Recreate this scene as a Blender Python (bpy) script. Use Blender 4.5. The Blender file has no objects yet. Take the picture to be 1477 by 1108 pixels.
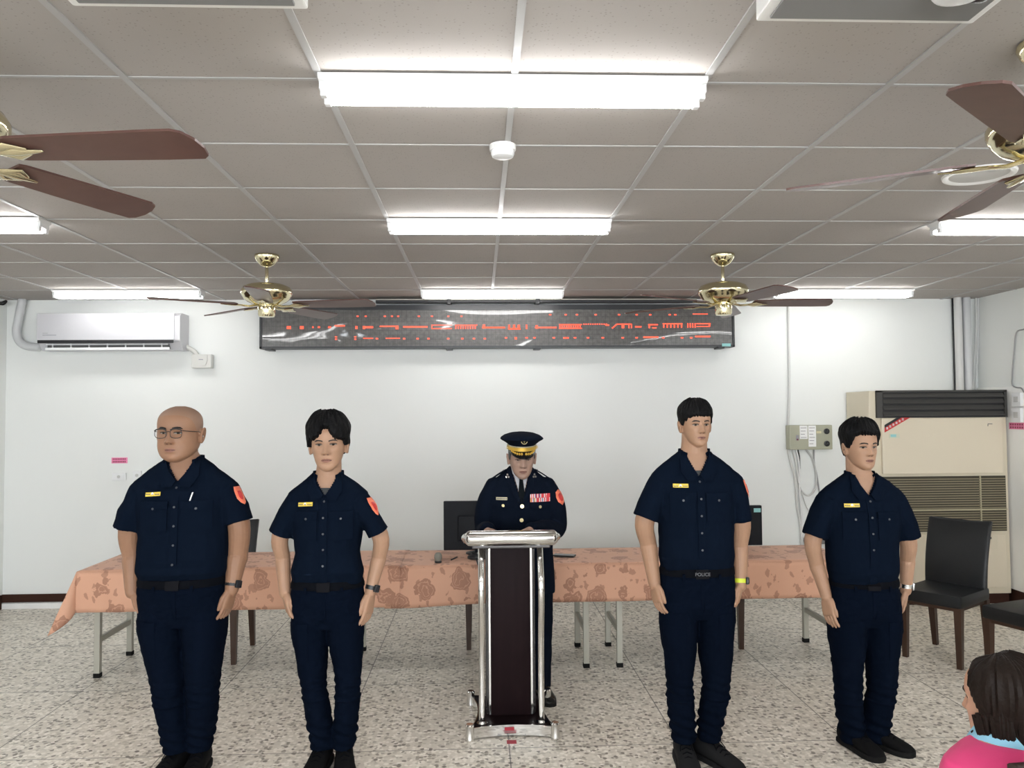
import bpy, bmesh, math, random
import numpy as np
from mathutils import Vector, Matrix, noise
from mathutils.bvhtree import BVHTree
random.seed(7); rng = np.random.default_rng(7)
SC = bpy.context.scene
COL = SC.collection
PI = math.pi

# ------------------------------------------------------------------ camera model
FPX, PITCH, YAW, ROLL, CAMZ = 1147.0, .0377, .0409, .0074, 1.69
cy_, sy_, cp_, sp_ = math.cos(YAW), math.sin(YAW), math.cos(PITCH), math.sin(PITCH)
RV = Vector((cy_, -sy_, 0)); FV = Vector((sy_*cp_, cy_*cp_, sp_)); UV = Vector((-sy_*sp_, -cy_*sp_, cp_))
cr_, sr_ = math.cos(ROLL), math.sin(ROLL)
def at(px, py, Y):
    """point seen at a pixel of the photograph, at distance Y from the camera's wall plane"""
    a, b = (px-738.5)/FPX, (554-py)/FPX
    a, b = a*cr_+b*sr_, -a*sr_+b*cr_
    d = RV*a+UV*b+FV
    t = Y/d.y
    return Vector((d.x*t, Y, CAMZ+d.z*t))
def at_z(px, py, z):
    a, b = (px-738.5)/FPX, (554-py)/FPX
    a, b = a*cr_+b*sr_, -a*sr_+b*cr_
    d = RV*a+UV*b+FV
    t = (z-CAMZ)/d.z
    return Vector((d.x*t, d.y*t, z))
cam = bpy.data.cameras.new('camera'); co = bpy.data.objects.new('camera', cam); COL.objects.link(co)
cam.sensor_fit = 'HORIZONTAL'; cam.sensor_width = 36; cam.lens = FPX/1477*36
cam.clip_start = .05; cam.clip_end = 60
R2 = RV*cr_-UV*sr_; U2 = RV*sr_+UV*cr_
M = Matrix((R2, U2, -FV)).transposed().to_4x4(); M.translation = (0, 0, CAMZ)
co.matrix_world = M
SC.camera = co
SC.view_settings.view_transform = 'Standard'; SC.view_settings.look = 'None'
SC.view_settings.exposure = .98; SC.view_settings.gamma = 1
SC.view_settings.use_curve_mapping = False
SC.cycles.use_denoising = True
SC.cycles.max_bounces = 8; SC.cycles.diffuse_bounces = 5; SC.cycles.glossy_bounces = 4
SC.cycles.sample_clamp_indirect = 6

# ------------------------------------------------------------------ materials
MATS = {}
def srgb(r, g, b):
    f = lambda c: (c/255/12.92) if c <= 10.3 else ((c/255+.055)/1.055)**2.4
    return (f(r), f(g), f(b), 1)
def mat(name, col, rough=.6, metal=0, spec=.5, emit=None, estr=0, coat=0, sheen=0, bump=None, sub=0, var=None):
    """col linear rgba; bump=(scale, strength, distance, detail); var=(scale, amount)"""
    if name in MATS: return MATS[name]
    m = bpy.data.materials.new(name); m.use_nodes = True
    nt = m.node_tree; p = nt.nodes['Principled BSDF']
    p.inputs['Base Color'].default_value = col
    p.inputs['Roughness'].default_value = rough; p.inputs['Metallic'].default_value = metal
    p.inputs['Specular IOR Level'].default_value = spec
    p.inputs['Coat Weight'].default_value = coat
    p.inputs['Sheen Weight'].default_value = sheen
    if sub:
        p.inputs['Subsurface Weight'].default_value = sub
        p.inputs['Subsurface Radius'].default_value = (.008, .004, .002); p.inputs['Subsurface Scale'].default_value = 1
    if emit:
        p.inputs['Emission Color'].default_value = emit; p.inputs['Emission Strength'].default_value = estr
    if bump or var:
        tc = nt.nodes.new('ShaderNodeTexCoord')
    if bump:
        n = nt.nodes.new('ShaderNodeTexNoise'); n.inputs['Scale'].default_value = bump[0]; n.inputs['Detail'].default_value = bump[3] if len(bump) > 3 else 3
        b = nt.nodes.new('ShaderNodeBump'); b.inputs['Strength'].default_value = bump[1]; b.inputs['Distance'].default_value = bump[2]
        nt.links.new(tc.outputs['Object'], n.inputs['Vector']); nt.links.new(n.outputs['Fac'], b.inputs['Height']); nt.links.new(b.outputs['Normal'], p.inputs['Normal'])
    if var:
        n = nt.nodes.new('ShaderNodeTexNoise'); n.inputs['Scale'].default_value = var[0]; n.inputs['Detail'].default_value = 4
        nt.links.new(tc.outputs['Object'], n.inputs['Vector'])
        mx = nt.nodes.new('ShaderNodeMix'); mx.data_type = 'RGBA'
        a = var[1]
        mx.inputs[6].default_value = tuple(c*(1-a) for c in col[:3])+(1,); mx.inputs[7].default_value = tuple(min(1, c*(1+a)) for c in col[:3])+(1,)
        nt.links.new(n.outputs['Fac'], mx.inputs[0]); nt.links.new(mx.outputs[2], p.inputs['Base Color'])
    MATS[name] = m
    return m
def L(*c): return tuple(c)+(1,)

class NT:
    """small helper for hand-built node trees"""
    def __init__(s, name):
        s.m = bpy.data.materials.new(name); s.m.use_nodes = True; s.t = s.m.node_tree; s.p = s.t.nodes['Principled BSDF']
        MATS[name] = s.m
    def n(s, typ, **kw):
        x = s.t.nodes.new('ShaderNode'+typ)
        for k, v in kw.items():
            if k.startswith('i_'): x.inputs[int(k[2:])].default_value = v
            elif hasattr(x, k): setattr(x, k, v)
            else: x.inputs[k].default_value = v
        return x
    def l(s, a, b): s.t.links.new(a, b)
    def math(s, op, a, b=None, c=None):
        x = s.t.nodes.new('ShaderNodeMath'); x.operation = op
        for i, v in enumerate((a, b, c)):
            if v is None: continue
            if isinstance(v, (int, float)): x.inputs[i].default_value = v
            else: s.l(v, x.inputs[i])
        return x.outputs[0]
    def mix(s, fac, a, b):
        x = s.t.nodes.new('ShaderNodeMix'); x.data_type = 'RGBA'
        for i, v in ((0, fac), (6, a), (7, b)):
            if isinstance(v, (int, float, tuple)): x.inputs[i].default_value = v
            else: s.l(v, x.inputs[i])
        return x.outputs[2]

def m_floor():
    t = NT('terrazzo'); tc = t.n('TexCoord'); o = tc.outputs['Object']
    v1 = t.n('TexVoronoi', Scale=50.0); t.l(o, v1.inputs['Vector'])
    ns = t.n('TexNoise', Scale=95.0, Detail=2.0); t.l(o, ns.inputs['Vector'])
    cr = t.n('ValToRGB'); e = cr.color_ramp.elements
    e[0].position = .0; e[0].color = L(.17, .15, .12); e[1].position = 1; e[1].color = L(.90, .85, .77)
    for p_, c_ in ((.16, L(.36, .325, .27)), (.3, L(.60, .555, .475)), (.62, L(.76, .71, .62)), (.8, L(.86, .81, .73))):
        q = e.new(p_); q.color = c_
    sp = t.n('SeparateColor'); t.l(v1.outputs['Color'], sp.inputs[0])
    t.l(sp.outputs[0], cr.inputs[0])
    gap = t.n('MapRange'); gap.inputs[1].default_value = .5; gap.inputs[2].default_value = .75
    t.l(v1.outputs['Distance'], gap.inputs[0])
    base = t.mix(gap.outputs[0], cr.outputs[0], L(.69, .64, .555))
    big = t.n('TexNoise', Scale=1.3, Detail=4.0); t.l(o, big.inputs['Vector'])
    mr = t.n('MapRange'); mr.inputs[3].default_value = .86; mr.inputs[4].default_value = 1.1; t.l(big.outputs['Fac'], mr.inputs[0])
    x = t.n('Mix', data_type='RGBA', blend_type='MULTIPLY', i_0=1.0); t.l(base, x.inputs[6]); t.l(mr.outputs[0], x.inputs[7])
    sx = t.n('SeparateXYZ'); t.l(o, sx.inputs[0])
    lx = t.math('LESS_THAN', t.math('PINGPONG', t.math('SUBTRACT', sx.outputs[0], .14), .434), .0032)
    ly = t.math('LESS_THAN', t.math('PINGPONG', t.math('SUBTRACT', sx.outputs[1], 4.09), .495), .0032)
    ln = t.math('MAXIMUM', lx, ly)
    stv = t.n('TexVoronoi', Scale=1.1); t.l(o, stv.inputs['Vector'])
    st = t.math('LESS_THAN', stv.outputs['Distance'], .016)
    ln2 = t.math('MAXIMUM', t.math('MULTIPLY', ln, .75), t.math('MULTIPLY', st, .9))
    t.l(t.mix(ln2, x.outputs[2], L(.05, .043, .035)), t.p.inputs['Base Color'])
    t.p.inputs['Roughness'].default_value = .34; t.p.inputs['Specular IOR Level'].default_value = .35
    return t.m
def m_ceiling():
    t = NT('ceiling tile'); o = t.n('TexCoord').outputs['Object']
    v = t.n('TexVoronoi', Scale=85.0); t.l(o, v.inputs['Vector'])
    w = t.n('TexVoronoi', Scale=38.0); t.l(o, w.inputs['Vector'])
    sp = t.n('SeparateColor'); t.l(v.outputs['Color'], sp.inputs[0])
    d = t.math('MULTIPLY', t.math('LESS_THAN', v.outputs['Distance'], .24), t.math('GREATER_THAN', sp.outputs[0], .55))
    n = t.n('TexNoise', Scale=.9, Detail=3.0); t.l(o, n.inputs['Vector'])
    c = t.mix(n.outputs['Fac'], L(.395, .370, .350), L(.455, .43, .41))
    t.l(t.mix(t.math('MULTIPLY', d, .45), c, L(.25, .23, .21)), t.p.inputs['Base Color'])
    b = t.n('Bump', Strength=.25, Distance=.003); t.l(d, b.inputs['Height']); b.invert = True
    t.l(b.outputs['Normal'], t.p.inputs['Normal'])
    t.p.inputs['Roughness'].default_value = .92; t.p.inputs['Specular IOR Level'].default_value = .1
    return t.m
def m_cloth():
    t = NT('salmon damask'); o = t.n('TexCoord').outputs['Object']
    ns = t.n('TexNoise', Scale=16.0, Detail=3.0); t.l(o, ns.inputs['Vector'])
    ms = t.n('Mix', data_type='RGBA', blend_type='LINEAR_LIGHT', i_0=.05); t.l(o, ms.inputs[6]); t.l(ns.outputs['Color'], ms.inputs[7])
    v = t.n('TexVoronoi', Scale=5.5); v.inputs['Randomness'].default_value = .85; t.l(ms.outputs[2], v.inputs['Vector'])
    fl = t.math('LESS_THAN', v.outputs['Distance'], .36)
    # petal outlines: thin pale rings within every rose
    rg = t.math('GREATER_THAN', t.math('SINE', t.math('MULTIPLY', v.outputs['Distance'], 52.0)), .72)
    fl = t.math('MULTIPLY', fl, t.math('SUBTRACT', 1.0, t.math('MULTIPLY', rg, .6)))
    mp = t.n('Mapping'); mp.inputs['Scale'].default_value = (1.7, 1, 1.0); mp.inputs['Rotation'].default_value = (.4, .5, .6); t.l(ms.outputs[2], mp.inputs['Vector'])
    v2 = t.n('TexVoronoi', Scale=11.0); t.l(mp.outputs[0], v2.inputs['Vector'])
    lf = t.math('LESS_THAN', v2.outputs['Distance'], .30)
    k = t.math('MAXIMUM', fl, t.math('MULTIPLY', lf, .8))
    t.l(t.mix(k, L(.60, .335, .225), L(.37, .187, .122)), t.p.inputs['Base Color'])
    t.p.inputs['Roughness'].default_value = .6; t.p.inputs['Sheen Weight'].default_value = .1
    t.p.inputs['Specular IOR Level'].default_value = .3
    return t.m
def m_led():
    t = NT('led panel'); o = t.n('TexCoord').outputs['Object']
    n = t.n('TexNoise', Scale=30.0, Detail=6.0); t.l(o, n.inputs['Vector'])
    sx = t.n('SeparateXYZ'); t.l(o, sx.inputs[0])
    gx = t.math('LESS_THAN', t.math('PINGPONG', sx.outputs[0], .02), .0025)
    gz = t.math('LESS_THAN', t.math('PINGPONG', sx.outputs[2], .02), .0025)
    c = t.mix(n.outputs['Fac'], L(.03, .03, .029), L(.17, .165, .16))
    t.l(t.mix(t.math('MULTIPLY', t.math('MAXIMUM', gx, gz), .3), c, L(.02, .02, .02)), t.p.inputs['Base Color'])
    t.p.inputs['Roughness'].default_value = .5
    t.p.inputs['Coat Weight'].default_value = 1; t.p.inputs['Coat Roughness'].default_value = .04
    mp = t.n('Mapping'); mp.inputs['Scale'].default_value = (.45, 1, 1.3); t.l(o, mp.inputs['Vector'])
    w = t.n('TexNoise', Scale=2.6, Detail=.5); t.l(mp.outputs[0], w.inputs['Vector'])
    b = t.n('Bump', Strength=1.0, Distance=.03); t.l(w.outputs['Fac'], b.inputs['Height'])
    t.l(b.outputs['Normal'], t.p.inputs['Coat Normal'])
    return t.m
def m_wood(name, c1, c2, rough=.4, scale=(14, 14, 1.2), coat=.2):
    t = NT(name); o = t.n('TexCoord').outputs['Object']
    mp = t.n('Mapping'); mp.inputs['Scale'].default_value = scale; t.l(o, mp.inputs['Vector'])
    n = t.n('TexNoise', Scale=3.0, Detail=6.0); n.inputs['Distortion'].default_value = .8; t.l(mp.outputs[0], n.inputs['Vector'])
    t.l(t.mix(n.outputs['Fac'], c1, c2), t.p.inputs['Base Color'])
    t.p.inputs['Roughness'].default_value = rough; t.p.inputs['Coat Weight'].default_value = coat
    t.p.inputs['Coat Roughness'].default_value = .12; t.p.inputs['Specular IOR Level'].default_value = .06 if coat == 0 else .3
    return t.m
def m_wall():
    t = NT('white wall paint'); o = t.n('TexCoord').outputs['Object']
    n = t.n('TexNoise', Scale=.8, Detail=5.0); t.l(o, n.inputs['Vector'])
    t.l(t.mix(n.outputs['Fac'], L(.74, .76, .745), L(.80, .815, .80)), t.p.inputs['Base Color'])
    f = t.n('TexNoise', Scale=90.0, Detail=2.0); t.l(o, f.inputs['Vector'])
    b = t.n('Bump', Strength=.08, Distance=.002); t.l(f.outputs['Fac'], b.inputs['Height']); t.l(b.outputs['Normal'], t.p.inputs['Normal'])
    t.p.inputs['Roughness'].default_value = .7; t.p.inputs['Specular IOR Level'].default_value = .25
    return t.m
FLOOR, CEIL, CLOTH, LEDP, WALL = m_floor(), m_ceiling(), m_cloth(), m_led(), m_wall()
WALNUT = m_wood('walnut leg', L(.03, .0135, .008), L(.068, .034, .020))
BLADE = m_wood('mahogany blade', L(.075, .036, .03), L(.12, .062, .05), .38, (4, 4, 4), .15)
MAROON = m_wood('dark maroon laminate', L(.008, .0042, .005), L(.016, .008, .009), .45, (9, 9, .8), .0)
BROWN = m_wood('brown skirting', L(.035, .016, .012), L(.06, .028, .02), .5, (1, 1, 9), 0)
WHITE = mat('white enamel', L(.80, .80, .79), .4)
WPLAST = mat('white plastic', L(.78, .79, .80), .3)
BOX_SHADE = mat('shaded box underside', L(.20, .20, .20), .5)
ACW = mat('cool white panel', L(.57, .57, .60), .25)
PANW = mat('bright white wall panel', L(.88, .88, .86), .6)
GPLAST = mat('pale grey plastic', L(.55, .55, .54), .45)
TBAR = mat('ceiling bar', L(.43, .43, .43), .5)
TUBE = mat('fluorescent tube', L(.9, .9, .9), .3, emit=L(1, .995, .985), estr=13.0)
TUBE_DIM = mat('dimmed fluorescent tube', L(.9, .9, .9), .3, emit=L(1, .99, .97), estr=8.5)  # weaker emission for the back row, to spare the upper wall
BRASS = mat('polished brass', L(.78, .71, .48), .14, 1)
CHROME = mat('polished chrome', L(.74, .73, .71), .12, 1)
STEEL = mat('painted steel leg', L(.42, .41, .35), .4, .3)
BLACK = mat('black plastic', L(.012, .012, .014), .4)
BLACKM = mat('black metal', L(.012, .013, .016), .35)
RUBBER = mat('black rubber', L(.006, .006, .006), .8, spec=.2)
LEATHER = mat('black leather', L(.009, .010, .011), .42, spec=.35, bump=(140, .25, .002))
CREAM = mat('cream enamel', L(.66, .595, .46), .42, var=(2, .04))
DGRILL = mat('dark grille', L(.05, .048, .045), .5)
OLIVE = mat('olive slats', L(.24, .205, .13), .5)
BOXG = mat('sage grey enamel', L(.36, .36, .27), .45)
PAPER = mat('white paper', L(.80, .80, .80), .8)
INK = mat('grey print', L(.12, .12, .13), .8)
PINK = mat('pink sticker', L(.78, .24, .42), .6)
TEAL = mat('teal sticker', L(.28, .58, .58), .6)
REDT = mat('red tape', L(.35, .02, .035), .6)
REDS = mat('red sticker', L(.55, .03, .03), .5)
LEDR = mat('red led', L(.4, .02, .01), .5, emit=L(1, .07, .03), estr=1.3)
PIPE = mat('grey pipe', L(.56, .57, .58), .4)
CABLE = mat('white cable', L(.62, .62, .60), .5)
DCABLE = mat('grey cable', L(.30, .30, .30), .5)
NAVY = mat('navy shirt cloth', L(.0032, .0064, .0142), .95, spec=.03, bump=(300, .3, .001))
NAVYT = mat('navy trouser cloth', L(.0022, .0045, .0110), .95, spec=.03, bump=(260, .3, .001))
NAVYJ = mat('navy dress cloth', L(.0035, .0062, .0135), .9, spec=.06)
BELT = mat('black webbing', L(.0035, .004, .006), .8, spec=.04)
SHOE = mat('black shoe mesh', L(.004, .004, .0045), .8, spec=.12, bump=(200, .3, .002))
SHOEG = mat('charcoal shoe mesh', L(.014, .014, .015), .8, spec=.15, bump=(200, .3, .002))
BTN = mat('dark button', L(.05, .055, .065), .45)
SILV = mat('silver metal', L(.75, .75, .74), .25, 1)
GOLD = mat('gold braid', L(.72, .46, .08), .35, .6)
YEL = mat('yellow badge', L(.72, .52, .06), .5)
ORANGE = mat('orange patch', L(.80, .19, .10), .6)
HAIRB = mat('black hair', L(.0035, .0035, .004), .6, spec=.12, bump=(120, .5, .006))
HAIRBR = mat('dark brown hair', L(.012, .0075, .0055), .55, spec=.12, bump=(70, .5, .006))
HAIRG = mat('grey hair', L(.05, .05, .05), .6)
EYEW = mat('eye white', L(.22, .195, .17), .4)
IRIS = mat('dark iris', L(.012, .008, .006), .2)
LASH = mat('eyelash', L(.012, .009, .008), .6)
BROWM = mat('eyebrow', L(.010, .008, .007), .8)
LIMEY = mat('lime strap', L(.62, .70, .04), .5)
TSHIRT = mat('charcoal tee', L(.045, .048, .05), .9)
SHIRTW = mat('grey white shirt', L(.48, .48, .50), .8)
TIE = mat('black tie', L(.005, .007, .009), .8, spec=.08)
SCREEN = mat('black monitor shell', L(.006, .007, .010), .5, spec=.2)
def skin(name, c): return mat(name, c, .5, spec=.35, sub=.08, var=(30, .07))
SK = [skin('skin tan', L(.28, .152, .092)), skin('skin light', L(.38, .225, .145)), skin('skin warm', L(.36, .21, .132)), skin('skin olive', L(.40, .235, .15)), skin('skin pale', L(.36, .23, .175)), skin('skin woman', L(.5, .28, .19))]
OPENING_SHADE = mat('mouth and nostril shade', L(.085, .035, .026), .6)  # shade of the mouth line and nostrils painted dark on the skin
LIPM = mat('lip', L(.23, .105, .078), .5)
STUB = mat('shaved scalp', L(.26, .155, .105), .55, bump=(400, .3, .001))

# ------------------------------------------------------------------ mesh helpers
def link(name, me, m=None, parent=None, smooth=True):
    o = bpy.data.objects.new(name, me); COL.objects.link(o)
    if m is not None:
        for x in (m if isinstance(m, (list, tuple)) else [m]): me.materials.append(x)
    if parent is not None: o.parent = parent
    if smooth:
        me.polygons.foreach_set('use_smooth', [True]*len(me.polygons))
        try: me.set_sharp_from_angle(angle=math.radians(40))
        except Exception: pass
    return o
def tag(o, label=None, cat=None, group=None, kind=None):
    if label: o['label'] = label
    if cat: o['category'] = cat
    if group: o['group'] = group
    if kind: o['kind'] = kind
    return o
def thing(name, label, cat, loc=(0, 0, 0), rz=0, group=None):
    o = bpy.data.objects.new(name, None); COL.objects.link(o); o.empty_display_size = .1
    o.location = loc; o.rotation_euler = (0, 0, rz)
    return tag(o, label, cat, group)
def copy_tree(o, parent=None):
    c = o.copy(); COL.objects.link(c)
    if parent is not None: c.parent = parent
    for ch in list(o.children): copy_tree(ch, c)
    return c
class MB:
    """collects shapes into one mesh"""
    def __init__(s): s.v = []; s.f = []; s.mi = []
    def add(s, V, F, mi=0):
        k = len(s.v); s.v += [tuple(p) for p in V]; s.f += [tuple(i+k for i in q) for q in F]; s.mi += [mi]*len(F); return s
    def box(s, a, b, bev=0, mi=0, M=None):
        bm = bmesh.new(); bmesh.ops.create_cube(bm, size=1)
        for v in bm.verts: v.co = Vector([(a[i]+b[i])/2+v.co[i]*(b[i]-a[i]) for i in range(3)])
        if bev: bmesh.ops.bevel(bm, geom=bm.edges[:], offset=bev, segments=2, profile=.6, affect='EDGES', clamp_overlap=True)
        if M is not None: bmesh.ops.transform(bm, matrix=M, verts=bm.verts)
        return s.bm(bm, mi)
    def bm(s, bm, mi=0):
        bm.verts.index_update()
        s.add([v.co[:] for v in bm.verts], [[v.index for v in f.verts] for f in bm.faces], mi); bm.free(); return s
    def tube(s, pts, r, n=10, mi=0, cap=True):
        V, F = tube(pts, r, n); return s.add(V, F, mi)
    def lathe(s, prof, n=24, mi=0, c=(0, 0, 0)):
        """prof: list of (radius, z)"""
        V = []; F = []
        for (r, z) in prof:
            for k in range(n):
                a = 2*PI*k/n; V.append((c[0]+r*math.cos(a), c[1]+r*math.sin(a), c[2]+z))
        for i in range(len(prof)-1):
            for k in range(n):
                k2 = (k+1) % n; F.append((i*n+k, i*n+k2, (i+1)*n+k2, (i+1)*n+k))
        F.append(tuple(range(n))[::-1]); F.append(tuple((len(prof)-1)*n+k for k in range(n)))
        return s.add(V, F, mi)
    def prism(s, poly, axis, a, b, mi=0):
        """extrude a 2-D polygon along axis 0/1/2 from a to b"""
        V = []
        for t in (a, b):
            for p in poly:
                q = list(p); q.insert(axis, t); V.append(q)
        n = len(poly)
        F = [tuple(range(n)), tuple(range(2*n-1, n-1, -1))]+[(k, k+n, (k+1) % n+n, (k+1) % n) for k in range(n)]
        return s.add(V, F, mi)
    def build(s, name, m, parent=None, smooth=True):
        me = bpy.data.meshes.new(name); me.from_pydata(s.v, [], s.f)
        bm = bmesh.new(); bm.from_mesh(me); bmesh.ops.recalc_face_normals(bm, faces=bm.faces[:]); bm.to_mesh(me); bm.free()
        if max(s.mi, default=0): me.polygons.foreach_set('material_index', s.mi)
        return link(name, me, m, parent, smooth)
def tube(pts, r, n=12, ref=(0, 1, 0), round_=True):
    """tapered tube through pts; r scalar or list of radius or (ra, rb); rounded ends"""
    P = [Vector(p) for p in pts]; k = len(P)
    R = [r]*k if isinstance(r, (int, float, tuple)) else list(r)
    R = [(q, q) if isinstance(q, (int, float)) else q for q in R]
    V = []; F = []; rows = []
    T = []
    for i in range(k):
        a = P[max(i-1, 0)]; b = P[min(i+1, k-1)]; T.append((b-a).normalized())
    rv = Vector(ref)
    if abs(T[0].dot(rv)) > .95: rv = Vector((1, 0, 0))
    sec = []
    if round_:
        q = max(R[0])
        for a in (80, 50, 20): sec.append((P[0]-T[0]*q*math.sin(math.radians(a))*.8, T[0], R[0][0]*math.cos(math.radians(a)), R[0][1]*math.cos(math.radians(a))))
    for i in range(k): sec.append((P[i], T[i], R[i][0], R[i][1]))
    if round_:
        q = max(R[-1])
        for a in (20, 50, 80): sec.append((P[-1]+T[-1]*q*math.sin(math.radians(a))*.8, T[-1], R[-1][0]*math.cos(math.radians(a)), R[-1][1]*math.cos(math.radians(a))))
    for (c, t, ra, rb) in sec:
        s_ = rv.cross(t).normalized(); u_ = t.cross(s_).normalized(); rv = u_
        for j in range(n):
            a = 2*PI*j/n; V.append(c+s_*ra*math.cos(a)+u_*rb*math.sin(a))
    m_ = len(sec)
    for i in range(m_-1):
        for j in range(n):
            F.append((i*n+j, i*n+(j+1) % n, (i+1)*n+(j+1) % n, (i+1)*n+j))
    F.append(tuple(range(n))[::-1]); F.append(tuple((m_-1)*n+j for j in range(n)))
    return V, F
def loft(rings):
    n = len(rings[0]); V = [Vector(p) for r in rings for p in r]; F = []
    for i in range(len(rings)-1):
        for j in range(n): F.append((i*n+j, i*n+(j+1) % n, (i+1)*n+(j+1) % n, (i+1)*n+j))
    F.append(tuple(range(n))[::-1]); F.append(tuple((len(rings)-1)*n+j for j in range(n)))
    return V, F
def ring(cx, cy, z, hw, f, b, n=36, e=2.4):
    out = []
    for k in range(n):
        a = 2*PI*k/n; c, s = math.cos(a), math.sin(a)
        x = math.copysign(abs(c)**(2/e), c)*hw; y = math.copysign(abs(s)**(2/e), s)*(b if s > 0 else f)
        out.append(Vector((cx+x, cy+y, z)))
    return out
def spline(pts, n=24):
    """Catmull-Rom through the points"""
    P = [Vector(p) for p in pts]; P = [P[0]*2-P[1]]+P+[P[-1]*2-P[-2]]; out = []
    seg = len(P)-3
    for i in range(n):
        u = i/(n-1)*seg; k = min(int(u), seg-1); t = u-k
        a, b, c, d = P[k:k+4]
        out.append(.5*((2*b)+(c-a)*t+(2*a-5*b+4*c-d)*t*t+(3*b-a-3*c+d)*t**3))
    return out
def union(parts, voxel, smooth=2):
    """one continuous surface from overlapping closed shapes"""
    mb = MB()
    for V, F in parts: mb.add(V, F)
    o = mb.build('tmp', None, None, False)
    r = o.modifiers.new('r', 'REMESH'); r.mode = 'VOXEL'; r.voxel_size = voxel; r.adaptivity = 0
    if smooth:
        q = o.modifiers.new('s', 'SMOOTH'); q.factor = .5; q.iterations = smooth
    dg = bpy.context.evaluated_depsgraph_get(); dg.update()
    me = bpy.data.meshes.new_from_object(o.evaluated_get(dg), depsgraph=dg)
    old = o.data; bpy.data.objects.remove(o); bpy.data.meshes.remove(old)
    me.materials.clear()
    return me
def verts(me):
    a = np.empty(len(me.vertices)*3); me.vertices.foreach_get('co', a); return a.reshape(-1, 3)
def set_verts(me, a): me.vertices.foreach_set('co', a.ravel()); me.update()
def bvh_of(me):
    return BVHTree.FromPolygons([v.co[:] for v in me.vertices], [tuple(p.vertices) for p in me.polygons])
def patch(bvh, poly, off=.003, th=.003, dirv=(0, 1, 0), start=-1.0, cuts=3, fall=None):
    """polygon given in (x,z) pressed on to a surface from the front; returns V,F of a thin solid that follows it"""
    bm = bmesh.new()
    vs = [bm.verts.new((x, 0, z)) for x, z in poly]
    bm.faces.new(vs); bmesh.ops.triangulate(bm, faces=bm.faces[:])
    if cuts: bmesh.ops.subdivide_edges(bm, edges=bm.edges[:], cuts=cuts, use_grid_fill=True)
    last = fall; miss = []
    for v in bm.verts:
        h = bvh.ray_cast(Vector((v.co.x, start, v.co.z)), Vector((0, 1, 0)))
        if h[0] is None: miss.append(v); continue
        v.co.y = h[0].y-off; last = v.co.y if last is None else min(last, v.co.y)
    if miss and len(miss) < len(bm.verts)-3: bmesh.ops.delete(bm, geom=miss, context='VERTS')
    else:
        for v in miss: v.co.y = last if last is not None else 0
    bmesh.ops.recalc_face_normals(bm, faces=bm.faces[:])
    if sum(f.normal.y for f in bm.faces) > 0: bmesh.ops.reverse_faces(bm, faces=bm.faces[:])
    r = bmesh.ops.extrude_face_region(bm, geom=bm.faces[:])
    for g in r['geom']:
        if isinstance(g, bmesh.types.BMVert): g.co.y -= th
    bm.verts.index_update()
    V = [v.co.copy() for v in bm.verts]; F = [tuple(v.index for v in f.verts) for f in bm.faces]; bm.free()
    return V, F
def rect(x0, z0, x1, z1): return [(x0, z0), (x1, z0), (x1, z1), (x0, z1)]
def disc(x, z, r, n=12): return [(x+r*math.cos(2*PI*k/n), z+r*math.sin(2*PI*k/n)) for k in range(n)]
# ------------------------------------------------------------------ room shell
YB = 7.29                        # back wall
ZC = CAMZ+1.0557                 # ceiling
XL = at(7, 650, YB).x; XR = at(1412, 600, YB).x
YF = -4.2                        # wall behind the camera
GX, GY, GS = .1146, 2.48, .605   # ceiling grid origin and module
def struct(name, mb, m, smooth=False, parent=None):
    o = mb.build(name, m, parent, smooth)
    if parent is None: o['kind'] = 'structure'
    return o
struct('floor', MB().box((XL-.1, YF-.1, -.1), (XR+.1, YB+.1, 0)), FLOOR)
struct('ceiling', MB().box((XL-.1, YF-.1, ZC), (XR+.1, YB+.1, ZC+.08)), CEIL)
struct('wall_back', MB().box((XL-.1, YB, 0), (XR+.1, YB+.1, ZC)), WALL)
struct('wall_left', MB().box((XL-.1, YF, 0), (XL, YB, ZC)), WALL)
struct('wall_right', MB().box((XR, YF, 0), (XR+.1, YB, ZC)), WALL)
WIN_ADDED = [(-3.9, -1.5), (-1.2, 1.2), (1.5, 3.9)]          # unseen windows added behind the camera to light the room evenly
g = MB(); g.box((XL, YF-.1, 0), (XR, YF, .85)); g.box((XL, YF-.1, 2.35), (XR, YF, ZC))
for u, v in zip([XL]+[q[1] for q in WIN_ADDED], [q[0] for q in WIN_ADDED]+[XR]): g.box((u, YF-.1, .85), (v, YF, 2.35))
struct('wall_front', g, WALL)
gl = NT('window glass'); tr_ = gl.n('BsdfTransparent'); gy_ = gl.n('BsdfGlossy'); mxs = gl.n('MixShader', i_0=.06); gl.l(tr_.outputs[0], mxs.inputs[1]); gl.l(gy_.outputs[0], mxs.inputs[2])
gl.l(mxs.outputs[0], gl.t.nodes['Material Output'].inputs[0])
for k, (u, v) in enumerate(WIN_ADDED):
    g = MB()
    for a_, b_ in ((u, u+.05), ((u+v)/2-.03, (u+v)/2+.03), (v-.05, v)): g.box((a_, YF-.08, .85), (b_, YF-.03, 2.35))
    for a_, b_ in ((.85, .90), (2.30, 2.35)): g.box((u, YF-.08, a_), (v, YF-.03, b_))
    wo = struct('added_window_%d' % (k+1), g, MATS.get('alu') or mat('alu', L(.6, .6, .6), .4))
    MB().box((u+.05, YF-.058, .9), (v-.05, YF-.054, 2.3)).build('added_window_pane', gl.m, wo, False)
g = MB()
i = -9
while True:
    x = GX+i*GS
    if x > XR: break
    if x > XL: g.box((x-.011, YF, ZC-.005), (x+.011, YB, ZC+.001))
    i += 1
for j in range(-11, 9):
    y = GY+j*GS
    if YF < y < YB: g.box((XL, y-.0065, ZC-.003), (XR, y+.0065, ZC+.001))
struct('trim_1', g, TBAR)                                        # ceiling bars
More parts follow.
